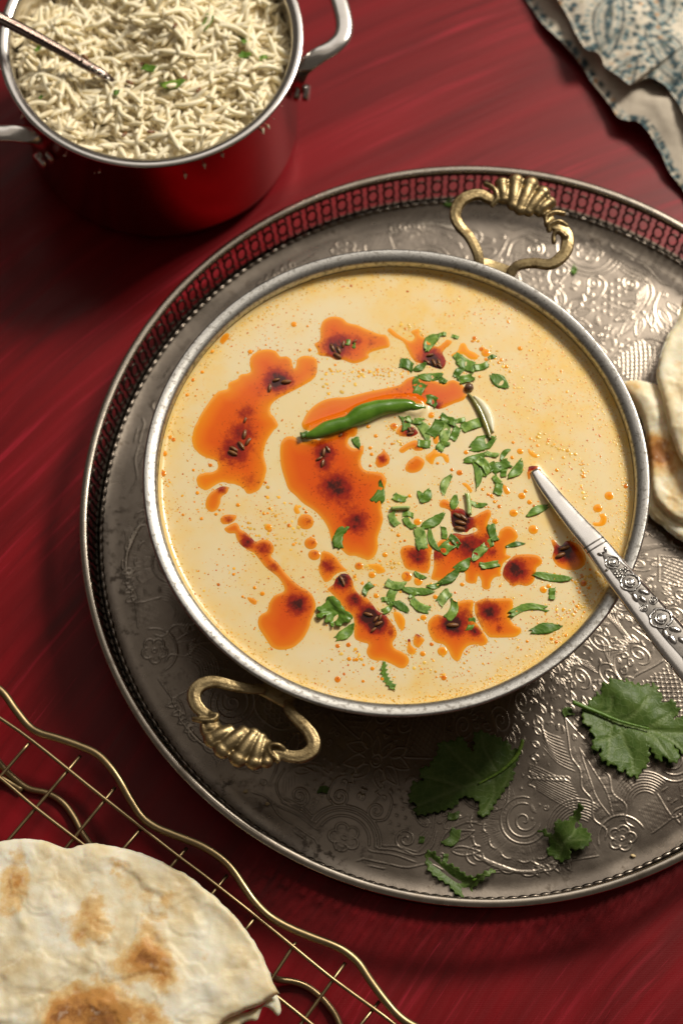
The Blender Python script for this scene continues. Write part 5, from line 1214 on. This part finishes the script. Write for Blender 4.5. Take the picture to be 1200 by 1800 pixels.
for x, y in ((1085, 1010), (1089, 1004), (1092, 1010), (1088, 1014), (1094, 1002), (1098, 1000), (1098, 1006), (1083, 1006), (1080, 1010), (1102, 1003), (1084, 1015), (1093, 1015)):
    f = frame(x, y); V, Q, T = ellipsoid(f[0], (.078, .078, .065), np.array([f[1], f[2], f[3]]), 8, 6); mk('berry', V, [Q, T], MT['relief'], spoon, f[0])
for x, y, an, L in ((1116, 1052, -70, .30), (1132, 1042, -25, .32), (1130, 1055, -50, .28), (1055, 976, 160, .18), (1064, 968, 100, .18), (1170, 1117, -75, .32), (1187, 1108, -20, .34), (1182, 1126, -60, .34), (1200, 1128, -40, .3), (1066, 1003, 30, .12)):
    f = frame(x, y); a = math.radians(an); ux = np.array([math.cos(a), math.sin(a), 0]); uy = np.array([-math.sin(a), math.cos(a), 0])
    mb = MB(); V, Q, T = ellipsoid(f[0], (L * .84, L * .40, .085), np.array([ux, uy, f[3]]), 12, 7); mb.add(V, Q, T)
    V, Q, T = tube([f[0] - ux * L * .5 + f[3] * .045, f[0] + f[3] * .08, f[0] + ux * L * .5 + f[3] * .045], .018, .018, sides=5, step=.1); mb.add(V, Q, T)
    mb.mk('leaf_relief', mat=MT['relief'], parent=spoon, origin=f[0])

# ------------------------------------------------------------------ flatbreads
def bread(name, label, outline, z0, th, brown, seed, dome=None, grid=.085, extra=None, edge=.35):
    A = np.array([at(x, y, z0 + th) for x, y in outline]); A = catmull(A, .12, True)
    nr = np.roll(A, -1, 0) - np.roll(A, 1, 0); nr = np.stack([nr[:, 1], -nr[:, 0]], 1); nr /= np.linalg.norm(nr, axis=1)[:, None] + 1e-9
    A = A + nr * (.13 * (fbm(A[:, 0] * 1.6, A[:, 1] * 1.6, seed, 4) - .47) + .07 * (fbm(A[:, 0] * 5, A[:, 1] * 5, seed, 3) - .45))[:, None]
    lift = dome or (lambda Q: 0 * Q[:, 0])
    rb = np.random.RandomState(seed); lo, hi = A.min(0) - .5, A.max(0) + .5
    nb = int((hi - lo).prod() * .9)
    BL = [(rb.uniform(lo[0], hi[0]), rb.uniform(lo[1], hi[1]), rb.uniform(.12, .55) ** 1.2, rb.uniform(.5, 1.6), rb.uniform(0, 3.14)) for _ in range(nb)]
    store = {}
    def top(Q, d):
        e = np.sqrt(np.clip(1 - (1 - np.clip(d / edge, 0, 1)) ** 2, 0, 1))
        z = .40 * (fbm(Q[:, 0] * .38, Q[:, 1] * .38, seed, 2) - .4) + .16 * (fbm(Q[:, 0] * 1.1, Q[:, 1] * 1.1, seed + 5, 3) - .45)
        for bx, by, br_, el, an in BL:
            dx, dy = Q[:, 0] - bx, Q[:, 1] - by; u = dx * math.cos(an) + dy * math.sin(an); v = -dx * math.sin(an) + dy * math.cos(an)
            q = (u / (br_ * el)) ** 2 + (v / br_) ** 2
            z = z + .16 * br_ * np.exp(-q ** 1.5)
        wx_ = Q[:, 0] + .9 * (fbm(Q[:, 0] * .7, Q[:, 1] * .7, seed + 7, 3) - .45); wy_ = Q[:, 1] + .9 * (fbm(Q[:, 0] * .7 + 30, Q[:, 1] * .7, seed + 7, 3) - .45)
        f_ = fbm(wx_ * .55 + wy_ * .35, wy_ * .85 - wx_ * .3, seed + 13, 3)
        cr = np.exp(-((f_ - .44) / .012) ** 2) + .8 * np.exp(-((f_ - .53) / .010) ** 2) + .6 * np.exp(-((f_ - .36) / .010) ** 2)
        cr = cr * np.clip((fbm(Q[:, 0] * .5 + 9, Q[:, 1] * .5, seed + 17, 2) - .30) * 5, 0, 1)
        step_ = .09 * np.clip((f_ - .44) / .03, 0, 1) + .07 * np.clip((f_ - .53) / .03, 0, 1)
        z = z + .030 * cr + .6 * step_ + .05 * (fbm(Q[:, 0] * 3.1, Q[:, 1] * 3.1, seed + 29, 3) - .45)
        store['flake'] = np.clip(cr, 0, 1) * .5 + .35 * np.clip((fbm(Q[:, 0] * 4, Q[:, 1] * 4, seed + 23, 2) - .52) * 8, 0, 1)
        return z0 + lift(Q) + th * (.35 + .65 * e) + z * np.clip(d / .5, .2, 1)
    def bot(Q, d): return z0 + lift(Q) + .35 * th * (1 - np.clip(d / edge, 0, 1)) - .01
    V, F, Q, d, m_ = slab(A, grid, top, bot)
    b = np.zeros(len(Q))
    for x, y, r, s_ in brown:
        wx, wy = at(x, y, z0 + th); dd = ((Q[:, 0] - wx) ** 2 + (Q[:, 1] - wy) ** 2) / (r / 50) ** 2
        b += s_ * np.exp(-dd)
    b = b * (.5 + 1.1 * fbm(Q[:, 0] * 1.3, Q[:, 1] * 1.3, seed + 9, 4))
    c = (*Q.mean(0), z0)
    o = mk(name, V, F, MT['bread'], None, c, attrs={'brown': np.r_[b, b], 'flake': np.r_[store['flake'], store['flake']]})
    return tag(o, label, 'flatbread', 'flatbreads')
bread('flatbread', 'large blistered flatbread with brown patches on the brass rack',
      [(-200, 1560), (-110, 1500), (0, 1478), (62, 1474), (118, 1490), (140, 1484), (170, 1482), (250, 1498), (330, 1538), (400, 1596), (452, 1662), (486, 1738), (489, 1746), (450, 1768), (400, 1790), (375, 1815), (330, 1900), (100, 1980), (-150, 1950)], 2.35, .46,
      [(25, 1560, 45, .9), (15, 1600, 30, .5), (165, 1595, 34, .6), (215, 1545, 60, .35), (270, 1600, 55, .45), (160, 1640, 35, .8), (240, 1680, 48, 1.0), (275, 1690, 34, .9), (290, 1720, 34, .7), (150, 1780, 62, 1.3), (200, 1790, 48, 1.0), (270, 1790, 30, .8), (100, 1800, 40, .8), (310, 1570, 40, .3)], 3,
      dome=lambda Q: .55 * np.exp(-((Q[:, 0] + 13.5) ** 2 / 55 + (Q[:, 1] - 9) ** 2 / 40)), edge=.18)
mbt = bread('flatbread', 'ragged flaky edge of the flatbread underneath on the rack', [(300, 1830), (370, 1800), (420, 1782), (455, 1770), (478, 1748), (489, 1752), (494, 1775), (489, 1787), (478, 1778), (462, 1770), (452, 1792), (440, 1792), (425, 1798), (400, 1830), (350, 1870)], 2.12, .18, [], 8, edge=.1, grid=.1)
bread('flatbread', 'lowest flatbread fold sticking out on the tray below the browned fold', [(1136, 860), (1142, 905), (1165, 925), (1200, 952), (1250, 975), (1300, 940), (1300, 820), (1200, 800)], .72, .5, [(1150, 900, 30, .3)], 12, dome=lambda Q: .05 * Q[:, 0] - .5)
bread('flatbread', 'browned folded flatbread beside the bowl rim on the tray', [(1090, 672), (1105, 666), (1132, 668), (1162, 676), (1200, 700), (1290, 760), (1300, 880), (1260, 900), (1200, 912), (1165, 890), (1148, 862), (1142, 800), (1128, 730)], 1.45, .52,
      [(1150, 790, 38, 1.6), (1178, 808, 34, 1.3), (1110, 680, 30, .55), (1145, 684, 24, .35), (1190, 860, 26, .8), (1140, 830, 22, .5), (1185, 885, 25, .7)], 16, edge=.22, dome=lambda Q: .10 * np.sin(Q[:, 0] * 2.1 + Q[:, 1] * .8) + .0 * Q[:, 0])
bread('flatbread', 'pale upper flatbread leaning over the browned fold beside the bowl', [(1205, 515), (1190, 560), (1170, 592), (1160, 625), (1154, 655), (1163, 690), (1170, 730), (1185, 775), (1202, 812), (1235, 850), (1300, 850), (1330, 700), (1310, 540), (1250, 480)], 2.25, .45,
      [(1200, 640, 26, .5), (1190, 740, 20, .35), (1215, 700, 30, .6)], 21, edge=.3, dome=lambda Q: .12 * (Q[:, 0] - 14) + .06 * np.sin(Q[:, 1] * 2))

# ------------------------------------------------------------------ brass cooling rack
org = (*at(330, 1600, 0), 0)
rack = thing('cooling_rack', 'brass wire cooling rack with wavy edge on the red board, under the flatbread', 'rack', org)
ZR = 1.95
rimp = [(-330, 1010), (-270, 1050), (-220, 1065), (-170, 1085), (-130, 1110), (-90, 1150), (-50, 1185), (0, 1212), (28, 1248), (50, 1275), (70, 1288), (100, 1297), (140, 1311), (170, 1325), (192, 1346), (210, 1371), (230, 1406), (250, 1436), (274, 1454), (310, 1469), (352, 1486), (385, 1506), (408, 1528), (428, 1557), (447, 1584), (468, 1606), (490, 1621), (518, 1635), (550, 1648), (582, 1660), (607, 1673), (630, 1693), (651, 1724), (677, 1759), (700, 1785), (724, 1802), (760, 1818), (800, 1834), (840, 1862), (870, 1900)]
V, Q, T = tube([(*at(x, y, ZR), ZR) for x, y in rimp], .168, sides=12, step=.15); mk('wavy_rim', V, [Q, T], MT['rack'], rack, org)
zl, zcw = ZR - .13, ZR - .25
for L in ([(-150, 1165), (0, 1262), (57, 1302), (117, 1350), (183, 1403), (247, 1453), (313, 1505), (360, 1540), (449, 1610), (515, 1664), (585, 1721), (654, 1771), (700, 1806), (790, 1880)],
          [(-150, 1250), (0, 1367), (63, 1420), (150, 1487), (250, 1566), (350, 1646), (440, 1717), (487, 1752), (547, 1800), (640, 1875)],
          [(-150, 1378), (0, 1495), (150, 1613), (300, 1732), (400, 1812), (480, 1876)], [(-150, 1505), (0, 1622), (150, 1740), (300, 1860)]):
    V, Q, T = tube([(*at(x, y, zl), zl) for x, y in L], .082, sides=8, step=1.0); mk('long_wire', V, [Q, T], MT['rack'], rack, org)
for (x0, y0), (x1, y1) in (((-40, 1235), (-120, 1330)), ((52, 1306), (2, 1364)), ((142, 1328), (17, 1475)), ((203, 1384), (123, 1482)), ((252, 1452), (214, 1496)), ((329, 1490), (300, 1524)), ((400, 1538), (366, 1580)), ((450, 1611), (432, 1634)), ((520, 1656), (480, 1717)), ((607, 1692), (534, 1793)), ((667, 1760), (630, 1806)), ((-100, 1180), (-180, 1275)), ((740, 1815), (690, 1880))):
    dx, dy = x1 - x0, y1 - y0; l = math.hypot(dx, dy); x2, y2 = x0 + dx / l * 520, y0 + dy / l * 520
    V, Q, T = tube([(*at(x0, y0, zcw), zcw), (*at(x1, y1, zcw), zcw), (*at(x2, y2, zcw), zcw)], .078, sides=8, step=1.5); mk('cross_wire', V, [Q, T], MT['rack'], rack, org)
for L in ([(-60, 1290, 1.5), (-20, 1316, .9), (0, 1342, .5), (22, 1365, .25), (50, 1386, .17), (83, 1394, .17), (110, 1410, .17), (130, 1436, .2), (144, 1463, .3), (160, 1486, .5), (176, 1515, 1.0), (190, 1545, 1.7)],
          [(455, 1700, 1.7), (470, 1714, 1.0), (490, 1722, .5), (513, 1725, .3), (537, 1733, .18), (556, 1746, .17), (575, 1765, .18), (590, 1786, .25), (600, 1810, .5), (615, 1850, 1.2), (625, 1870, 1.7)], [(-40, 1360, .9), (0, 1367, .35), (20, 1378, .17), (40, 1390, .17)]):
    V, Q, T = tube([(*at(x, y, z), z) for x, y, z in L], .145, sides=10, step=.2); mk('foot', V, [Q, T], MT['rack'], rack, org)

# ------------------------------------------------------------------ red saucepan with rice
PC = (-8.65, 51.6); ZP = 7.6
pot = thing('saucepan', 'small red saucepan with polished steel rim and handles, full of rice', 'saucepan', (*PC, 0))
V, Q = lathe([(.01, .02), (5.4, .02), (6.0, .12), (6.42, .5), (6.55, 1.1), (6.58, 6.95), (6.66, 7.25), (6.60, 7.27), (6.5, 7.0), (6.4, 1.0), (.01, .7)], PC, 160)
mk('body', V, Q, MT['pot'], pot, (*PC, 0), sharp=50)
V, Q = lathe([(6.30, .8), (6.32, 6.2), (6.34, 6.9), (6.38, 7.32), (6.45, 7.48), (6.68, 7.53), (6.87, 7.57), (6.93, 7.5), (6.86, 7.36), (6.72, 7.22), (6.66, 7.1)], PC, 200)
mk('steel_lining', V, Q, MT['steel'], pot, (*PC, 0))
def pol(r, deg, z): a = math.radians(deg); return (PC[0] + r * math.cos(a), PC[1] + r * math.sin(a), z)
for ax in (17, 197):
    P = [pol(6.6, ax - 27, 5.0), pol(6.75, ax - 26.6, 5.9), pol(7.0, ax - 25, 6.55), pol(7.6, ax - 21.5, 6.85), pol(8.3, ax - 18, 6.95), pol(8.7, ax - 14.5, 7.0), pol(8.85, ax - 9, 7.0), pol(8.85, ax, 7.0), pol(8.85, ax + 9, 7.0), pol(8.7, ax + 14.5, 7.0), pol(8.3, ax + 18, 6.95), pol(7.6, ax + 21.5, 6.85), pol(7.0, ax + 25, 6.55), pol(6.75, ax + 26.6, 5.9), pol(6.6, ax + 27, 5.0)]
    R = catmull(np.array(P), .12); X = R; Tn = np.gradient(X, axis=0); Tn /= np.linalg.norm(Tn, axis=1)[:, None]
    rad = X[:, :2] - np.array(PC); rad = np.c_[rad / np.linalg.norm(rad, axis=1)[:, None], np.zeros(len(X))]
    A = rad - (rad * Tn).sum(1)[:, None] * Tn
    k = np.linalg.norm(A, axis=1)[:, None]; A = A / (k + 1e-9); Bv = np.cross(Tn, A)
    # the strap lies flat along its middle and stands on edge where it is fixed
    a = np.linspace(0, 2 * math.pi, 16, endpoint=False); ca, sa = np.cos(a), np.sin(a); kk = (np.abs(ca) ** 3 + np.abs(sa) ** 3) ** (-1 / 3)
    w, h = .40, .17
    V = X[:, None] + A[:, None] * (w * ca * kk)[None, :, None] + Bv[:, None] * (h * sa * kk)[None, :, None]
    n = len(X); i = np.arange(n - 1)[:, None] * 16; j = np.arange(16)[None]
    Q = np.stack([i + j, i + (j + 1) % 16, i + 16 + (j + 1) % 16, i + 16 + j], -1).reshape(-1, 4)
    o = mk('handle', V.reshape(-1, 3), Q, MT['steel'], pot, pol(8, ax, 7))
    for sg in (-27, 27):
        c0 = pol(6.5, ax + sg, 4.9); d = np.array(pol(7.2, ax + sg, 4.9)) - np.array(c0); d /= np.linalg.norm(d)
        for off, r in ((.25, .48), (.66, .42)):
            c = np.array(c0) + d * off
            V, Q, T = tube([c - d * .14, c - d * .10, c + d * .07, c + d * .11, c + d * .13], r, sides=18, step=.05)
            P5 = [(*(c - d * .14), r, r), (*(c + d * .05), r, r), (*(c + d * .12), r * .8, r * .8)]
            V, Q, T = tube(P5, 1, sides=18, step=.06); mk('bolt', V, [Q, T], MT['steel'], o, tuple(c))
# rice: a heap of bent grains
def rice_z(x, y):
    r = np.hypot(np.asarray(x) - PC[0], np.asarray(y) - PC[1])
    dip = .9 * np.exp(-((np.asarray(x) + 10.4) ** 2 + (np.asarray(y) - 52.0) ** 2) / 1.6) + .9 * np.exp(-((np.asarray(x) + 13.0) ** 2 + (np.asarray(y) - 54.5) ** 2) / 4)
    return 6.35 + .55 * np.exp(-(r / 4.6) ** 2) + 2.3 * (fbm(np.asarray(x) * .50, np.asarray(y) * .50, 41, 3) - .46) - dip - .5 * np.clip((r - 5.2) / 1.1, 0, 1)
def grain_mesh(seed):
    r = random.Random(seed); nu, nv = 6, 8; L = r.uniform(1.3, 1.95); R = r.uniform(.116, .136); bend = r.choice((.06, .12, .2, .3, .5)); V = []
    for i_ in range(nv):
        t = i_ / (nv - 1) * 2 - 1; rad = R * (max(0, 1 - abs(t) ** 3.2)) ** .5 + (.012 if abs(t) == 1 else 0)
        a = bend * t * 1.8; x = L / 2 * (math.sin(a) / (bend * 1.8)); y0 = L / 2 * (1 - math.cos(a)) / (bend * 1.8)
        for k in range(nu):
            b = 2 * math.pi * k / nu; V.append((x - math.sin(a) * rad * math.cos(b), y0 + math.cos(a) * rad * math.cos(b), rad * math.sin(b)))
    Q = [(i_ * nu + k, (i_ + 1) * nu + k, (i_ + 1) * nu + (k + 1) % nu, i_ * nu + (k + 1) % nu) for i_ in range(nv - 1) for k in range(nu)]
    V = np.array(V); T = [(len(V), k, (k + 1) % nu) for k in range(nu)] + [(len(V) + 1, (nv - 1) * nu + (k + 1) % nu, (nv - 1) * nu + k) for k in range(nu)]
    V = np.concatenate([V, [V[:nu].mean(0)], [V[-nu:].mean(0)]])
    return V - V.mean(0), np.array(Q), np.array(T)
GR = [grain_mesh(k) for k in range(10)]
rs = np.random.RandomState(5); mb = MB()
NRX = 40
rr = np.linspace(.01, 6.28, NRX); th = np.linspace(0, 2 * math.pi, 90, endpoint=False); RR, TT = np.meshgrid(rr, th, indexing='ij')
X = PC[0] + RR * np.cos(TT); Y = PC[1] + RR * np.sin(TT); i = np.arange(NRX - 1)[:, None] * 90; j = np.arange(90)[None]
mb.add(np.stack([X, Y, rice_z(X, Y) - .14], -1).reshape(-1, 3), np.stack([i + j, i + 90 + j, i + 90 + (j + 1) % 90, i + (j + 1) % 90], -1).reshape(-1, 4))
from mathutils import Euler
top = []
for k in range(1700):
    r = 6.05 * math.sqrt(rs.rand()); t = rs.rand() * 6.283; x, y = PC[0] + r * math.cos(t), PC[1] + r * math.sin(t)
    fl = 6.283 * float(vnoise(x * .5, y * .5, 50)) * 1.6
    lay = rs.rand()
    e = (rs.randn() * .9, rs.randn() * .33, fl + rs.randn() * .9)
    z = float(rice_z(x, y)) - .25 + .50 * lay
    if r > 5.6: z = min(z, 6.6)
    gi = rs.randint(10)
    if lay > .72 and y < 57.5: top.append((x, y, z, e, gi))
    else:
        Mx = np.array(Euler(e).to_matrix()); V, Q, T = GR[gi]; mb.add(V @ Mx.T + (x, y, z), Q, T)
top.sort(key=lambda g_: -g_[2])
for x, y, z, e, gi in top[300:]:
    Mx = np.array(Euler(e).to_matrix()); V, Q, T = GR[gi]; mb.add(V @ Mx.T + (x, y, z), Q, T)
rice = mb.mk('rice', mat=MT['rice'], origin=(*PC, 6)); tag(rice, 'mass of cooked white basmati rice heaped in the red saucepan', 'rice', kind='stuff')
gp = {}
for x, y, z, e, gi in top[:300]:
    if gi not in gp:
        V, Q, T = GR[gi]; o = mk('rice_grain', V + (x, y, z), [Q, T], MT['rice'], None, (x, y, z)); o.rotation_euler = e; gp[gi] = o
    else: o = inst('rice_grain', gp[gi], None, (x, y, z), e)
    tag(o, 'single cooked rice grain on top of the rice in the saucepan', 'rice grain', 'rice grains on top of the heap')
def rz(px, py, up=0):
    z = 6.6
    for _ in range(5): x, y = at(px, py, z); z = float(rice_z(x, y)) + up
    return x, y, z
for k, (px, py, L, W, an, lab) in enumerate(((361, 40, 34, 16, 60, 'curled green coriander strip highest on the rice'), (262, 121, 26, 15, -20, 'green coriander scrap in the middle of the rice by a cumin seed'), (304, 145, 46, 18, 5, 'largest green coriander leaf on the rice'), (430, 97, 20, 15, -20, 'green coriander scrap on the right of the rice'), (424, 74, 22, 9, -40, 'thin green sliver above the right rice scrap'), (463, 102, 14, 10, 10, 'small green fleck nearest the right pot wall'), (205, 162, 12, 11, 0, 'tiny green fleck at the end of the dark spoon'), (66, 86, 12, 8, 40, 'tiny green fleck below the dark spoon'), (73, 171, 8, 6, 50, 'tiniest green fleck low on the left rice'))):
    x, y, z = rz(px, py, .42); V, Q = herb_mesh(L / 39, W / 39, 'c' if k != 2 else 'l', 300 + k)
    o = mk('coriander_piece', V + (x, y, z), Q, MT['herb'], None, (x, y, z)); o.rotation_euler = (0, -.2, math.radians(an)); tag(o, lab, 'coriander', 'coriander bits on the rice')
for px, py, an, lab in ((250, 112, 35, 'cumin seed left of the green scrap in mid rice'), (50, 97, 40, 'cumin seed on the far left of the rice'), (150, 100, -30, 'cumin seed above the dark spoon'), (228, 145, -20, 'cumin seed right of the dark spoon end'), (308, 45, 70, 'cumin seed near the top of the rice'), (325, 137, 80, 'cumin seed right of the largest rice leaf'), (418, 141, 75, 'cumin seed in the right of the rice'), (349, 158, 60, 'cumin seed below right of the largest rice leaf'), (265, 232, 10, 'cumin seed low in the middle of the rice'), (219, 236, 60, 'cumin seed near the front edge of the rice')):
    x, y, z = rz(px, py, .36); o = inst('cumin_seed', seed0, None, (x, y, z), (.3, .3, math.radians(an)), (.42, .42, .38)); o.data = o.data if False else o.data
    tag(o, lab, 'cumin seed', 'cumin seeds in the rice')
# dark spoon in the rice
P = [(-90, -10, 10.2, .34, .12), (-20, 22, 9.3, .31, .12), (40, 52, 8.6, .28, .12), (110, 90, 7.8, .25, .12), (150, 113, 7.4, .24, .13), (180, 130, 7.1, .20, .14), (200, 146, 6.7, .17, .12), (225, 170, 6.0, .2, .1)]
org = (*at(110, 90, 7.8), 7.8)
sp2 = thing('rice_spoon', 'dark bronze spoon leaning in the rice of the red saucepan', 'spoon', org)
V, Q, T = tube([(*at(a_, b_, z), z, w, h) for a_, b_, z, w, h in P], 1, sides=14, step=.15, prof=3.5); mk('handle', V, [Q, T], MT['darkspoon'], sp2, org, sharp=60)
V, Q, T = tube([(*at(a_, b_, z), z, .10, .05) for a_, b_, z in ((-60, 2, 10.0), (-20, 20, 9.44), (40, 50, 8.74), (110, 88, 7.94), (146, 109, 7.56))], 1, sides=8, step=.2); mk('raised_ridge', V, [Q, T], MT['darkspoon'], sp2, org)
for a_, b_, z in ((160, 118, 7.42), (170, 124, 7.32), (180, 131, 7.20), (189, 138, 7.05)):
    V, Q, T = ellipsoid((*at(a_, b_, z), z), (.13, .10, .07), None, 10, 7); mk('bead', V, [Q, T], MT['steel'], sp2, org)

# ------------------------------------------------------------------ printed napkin
def cloth_print(u, v):
    """cotton print: cream ground, teal paisley drops with dotted borders; u,v in cm"""
    col = np.tile(np.array([.62, .56, .46]), (len(u), 1))
    col *= (.86 + .28 * fbm(u * 3, v * 3, 61, 3))[:, None]
    TEAL = np.array([.045, .080, .095]); BLUE = np.array([.17, .26, .28]); ORA = np.array([.52, .24, .06]); OLV = np.array([.22, .19, .09])
    def put(mask, c, a=1.0): 
        m_ = np.clip(mask, 0, 1)[:, None] * a; col[:] = col * (1 - m_) + c * m_
    sm = lambda x, e=.06: np.clip(.5 - x / e, 0, 1)
    for k in range(48):
        r_ = random.Random(k * 7 + 3); cu, cv = (k % 6) * 2.9 - 4 + r_.uniform(-.3, .3), (k // 6) * 3.7 - 6 + (k % 2) * 1.85 + r_.uniform(-.5, .5); an = r_.uniform(-.4, .6) + (k % 2) * 3.0
        du, dv = u - cu, v - cv; a, b = du * math.cos(an) + dv * math.sin(an), -du * math.sin(an) + dv * math.cos(an)
        t = np.clip((b + 1.9) / 3.8, 0, 1); w = 1.25 * np.sqrt(np.clip(t, 0, 1)) * (1 - t ** 2.6 * .98); cx_ = .55 * np.clip(t - .55, 0, 1) ** 2 * 4
        e = np.abs(a - cx_) - w; e = np.where((b < -1.9) | (b > 1.9), 1, e)
        put(sm(np.abs(e + .02) - .07), TEAL); put(sm(np.abs(e + .25) - .05), BLUE); put(sm(e + .38), np.array([.50, .47, .40]))
        put(sm(np.abs(e + .62) - .09), TEAL, .9); put(sm(e + .8), ORA, .55)
        put(sm(np.hypot(a - cx_, (b % .7) - .35) - .14), TEAL)
        rim_ = sm(np.abs(e - .30) - .13); put(rim_ * (np.sin(np.arctan2(b, a) * 22) > .1), BLUE, .9)
    dots = sm(np.hypot(((u * 1.25) % 1) - .5, ((v * 1.25 + .5 * (np.floor(u * 1.25) % 2)) % 1) - .5) - .13); put(dots * (fbm(u * .4, v * .4, 71, 2) > .45), ORA, .8)
    sp_ = fbm(u * 7, v * 7, 81, 2); put(np.clip((sp_ - .50) * 9, 0, 1), BLUE, .75); put(np.clip((fbm(u * 8 + 40, v * 8, 91, 2) - .54) * 9, 0, 1), OLV, .7)
    return col
def sheet(name, edge_px, zedge, depth, zf, parent, flip, shade_band, printed=True, seed=0):
    """cloth sheet growing away from its edge line towards the upper right"""
    E_ = catmull(np.array([(*at(x, y, z), z) for x, y, z in edge_px]), .10)
    nrm = np.array([.80, .60]); n_, md = len(E_), int(depth / .10)
    w = np.linspace(0, depth, md)
    X = E_[:, None, 0] + nrm[0] * w; Y = E_[:, None, 1] + nrm[1] * w
    Zs = E_[:, None, 2] + zf(w)[None] + .55 * (fbm(X * .55, Y * .4, 33 + seed, 3) - .45) * np.clip(w / 1.0, .3, 1) + .16 * (fbm(X * 1.9, Y * 1.5, 35 + seed, 3) - .45)
    Zs = np.maximum(Zs, .06)
    fr = .10 * (vnoise(np.arange(n_) * .9, np.zeros(n_), seed) - .5) + .25 * (fbm(np.arange(n_) * .11, np.zeros(n_), seed + 4, 3) - .45)
    X[:, 0] += fr; Y[:, 0] -= fr
    top = np.stack([X, Y, Zs], -1).reshape(-1, 3); m_ = len(top)
    V = np.concatenate([top, top - (0, 0, .05)])
    i = np.arange(n_ - 1)[:, None] * md; j = np.arange(md - 1)[None]
    Q = np.stack([i + j, i + md + j, i + md + j + 1, i + j + 1], -1).reshape(-1, 4)
    bi = np.concatenate([np.arange(n_) * md]); Wq = np.stack([bi[:-1], bi[1:], bi[1:] + m_, bi[:-1] + m_], -1)
    u = top[:, 0] - 9 + (seed * 1.7); v = top[:, 1] - 48
    c = cloth_print(u, v)
    wd = np.tile(w, n_)
    plain = np.array([.50, .44, .36]) * (.92 + .16 * fbm(u * 6, v * 6, 7, 2))[:, None]
    if shade_band > 0: c = np.where((wd > .35)[:, None] & (wd < shade_band)[:, None], plain, c)  # unprinted grey band: shade inside the fold imitated in the colour
    cc = np.concatenate([c, plain])
    return mk(name, V, [Q, Q[:, ::-1] + m_, Wq], MT['cloth'], parent, org_n, colors={'col': cc})
org_n = (*at(1150, 120, 0), 0)
nap = thing('napkin', 'folded cream cotton napkin with teal paisley print, frayed edge, on the board', 'napkin', org_n)
sheet('lower_layer', [(890, -60, .10), (930, 6, .25), (955, 42, .5), (985, 72, .6), (1015, 108, .55), (1040, 145, .5), (1062, 172, .6), (1085, 205, .8), (1100, 211, .9), (1122, 215, 1.0), (1140, 235, .9), (1158, 262, .7), (1175, 300, .5), (1200, 335, .35), (1240, 400, .2)], .3, 9.0, lambda w: .35 * np.sin(np.clip(w / 3, 0, 1) * math.pi) + .02 * w, nap, 1, 2.6, seed=1)
sheet('upper_fold', [(935, -70, 1.3), (970, -15, 1.5), (996, 26, 1.3), (1012, 58, 1.5), (1030, 86, 1.7), (1052, 94, 1.5), (1062, 116, 1.4), (1085, 130, 1.7), (1105, 148, 1.8), (1122, 143, 1.6), (1143, 138, 1.7), (1165, 146, 1.9), (1180, 166, 1.6), (1196, 192, 1.7), (1225, 250, 1.4), (1260, 330, 1.0)], 2, 8.0, lambda w: .5 * np.sin(np.clip(w / 4.5, 0, 1) * math.pi) - .03 * w, nap, 1, 0, seed=2)
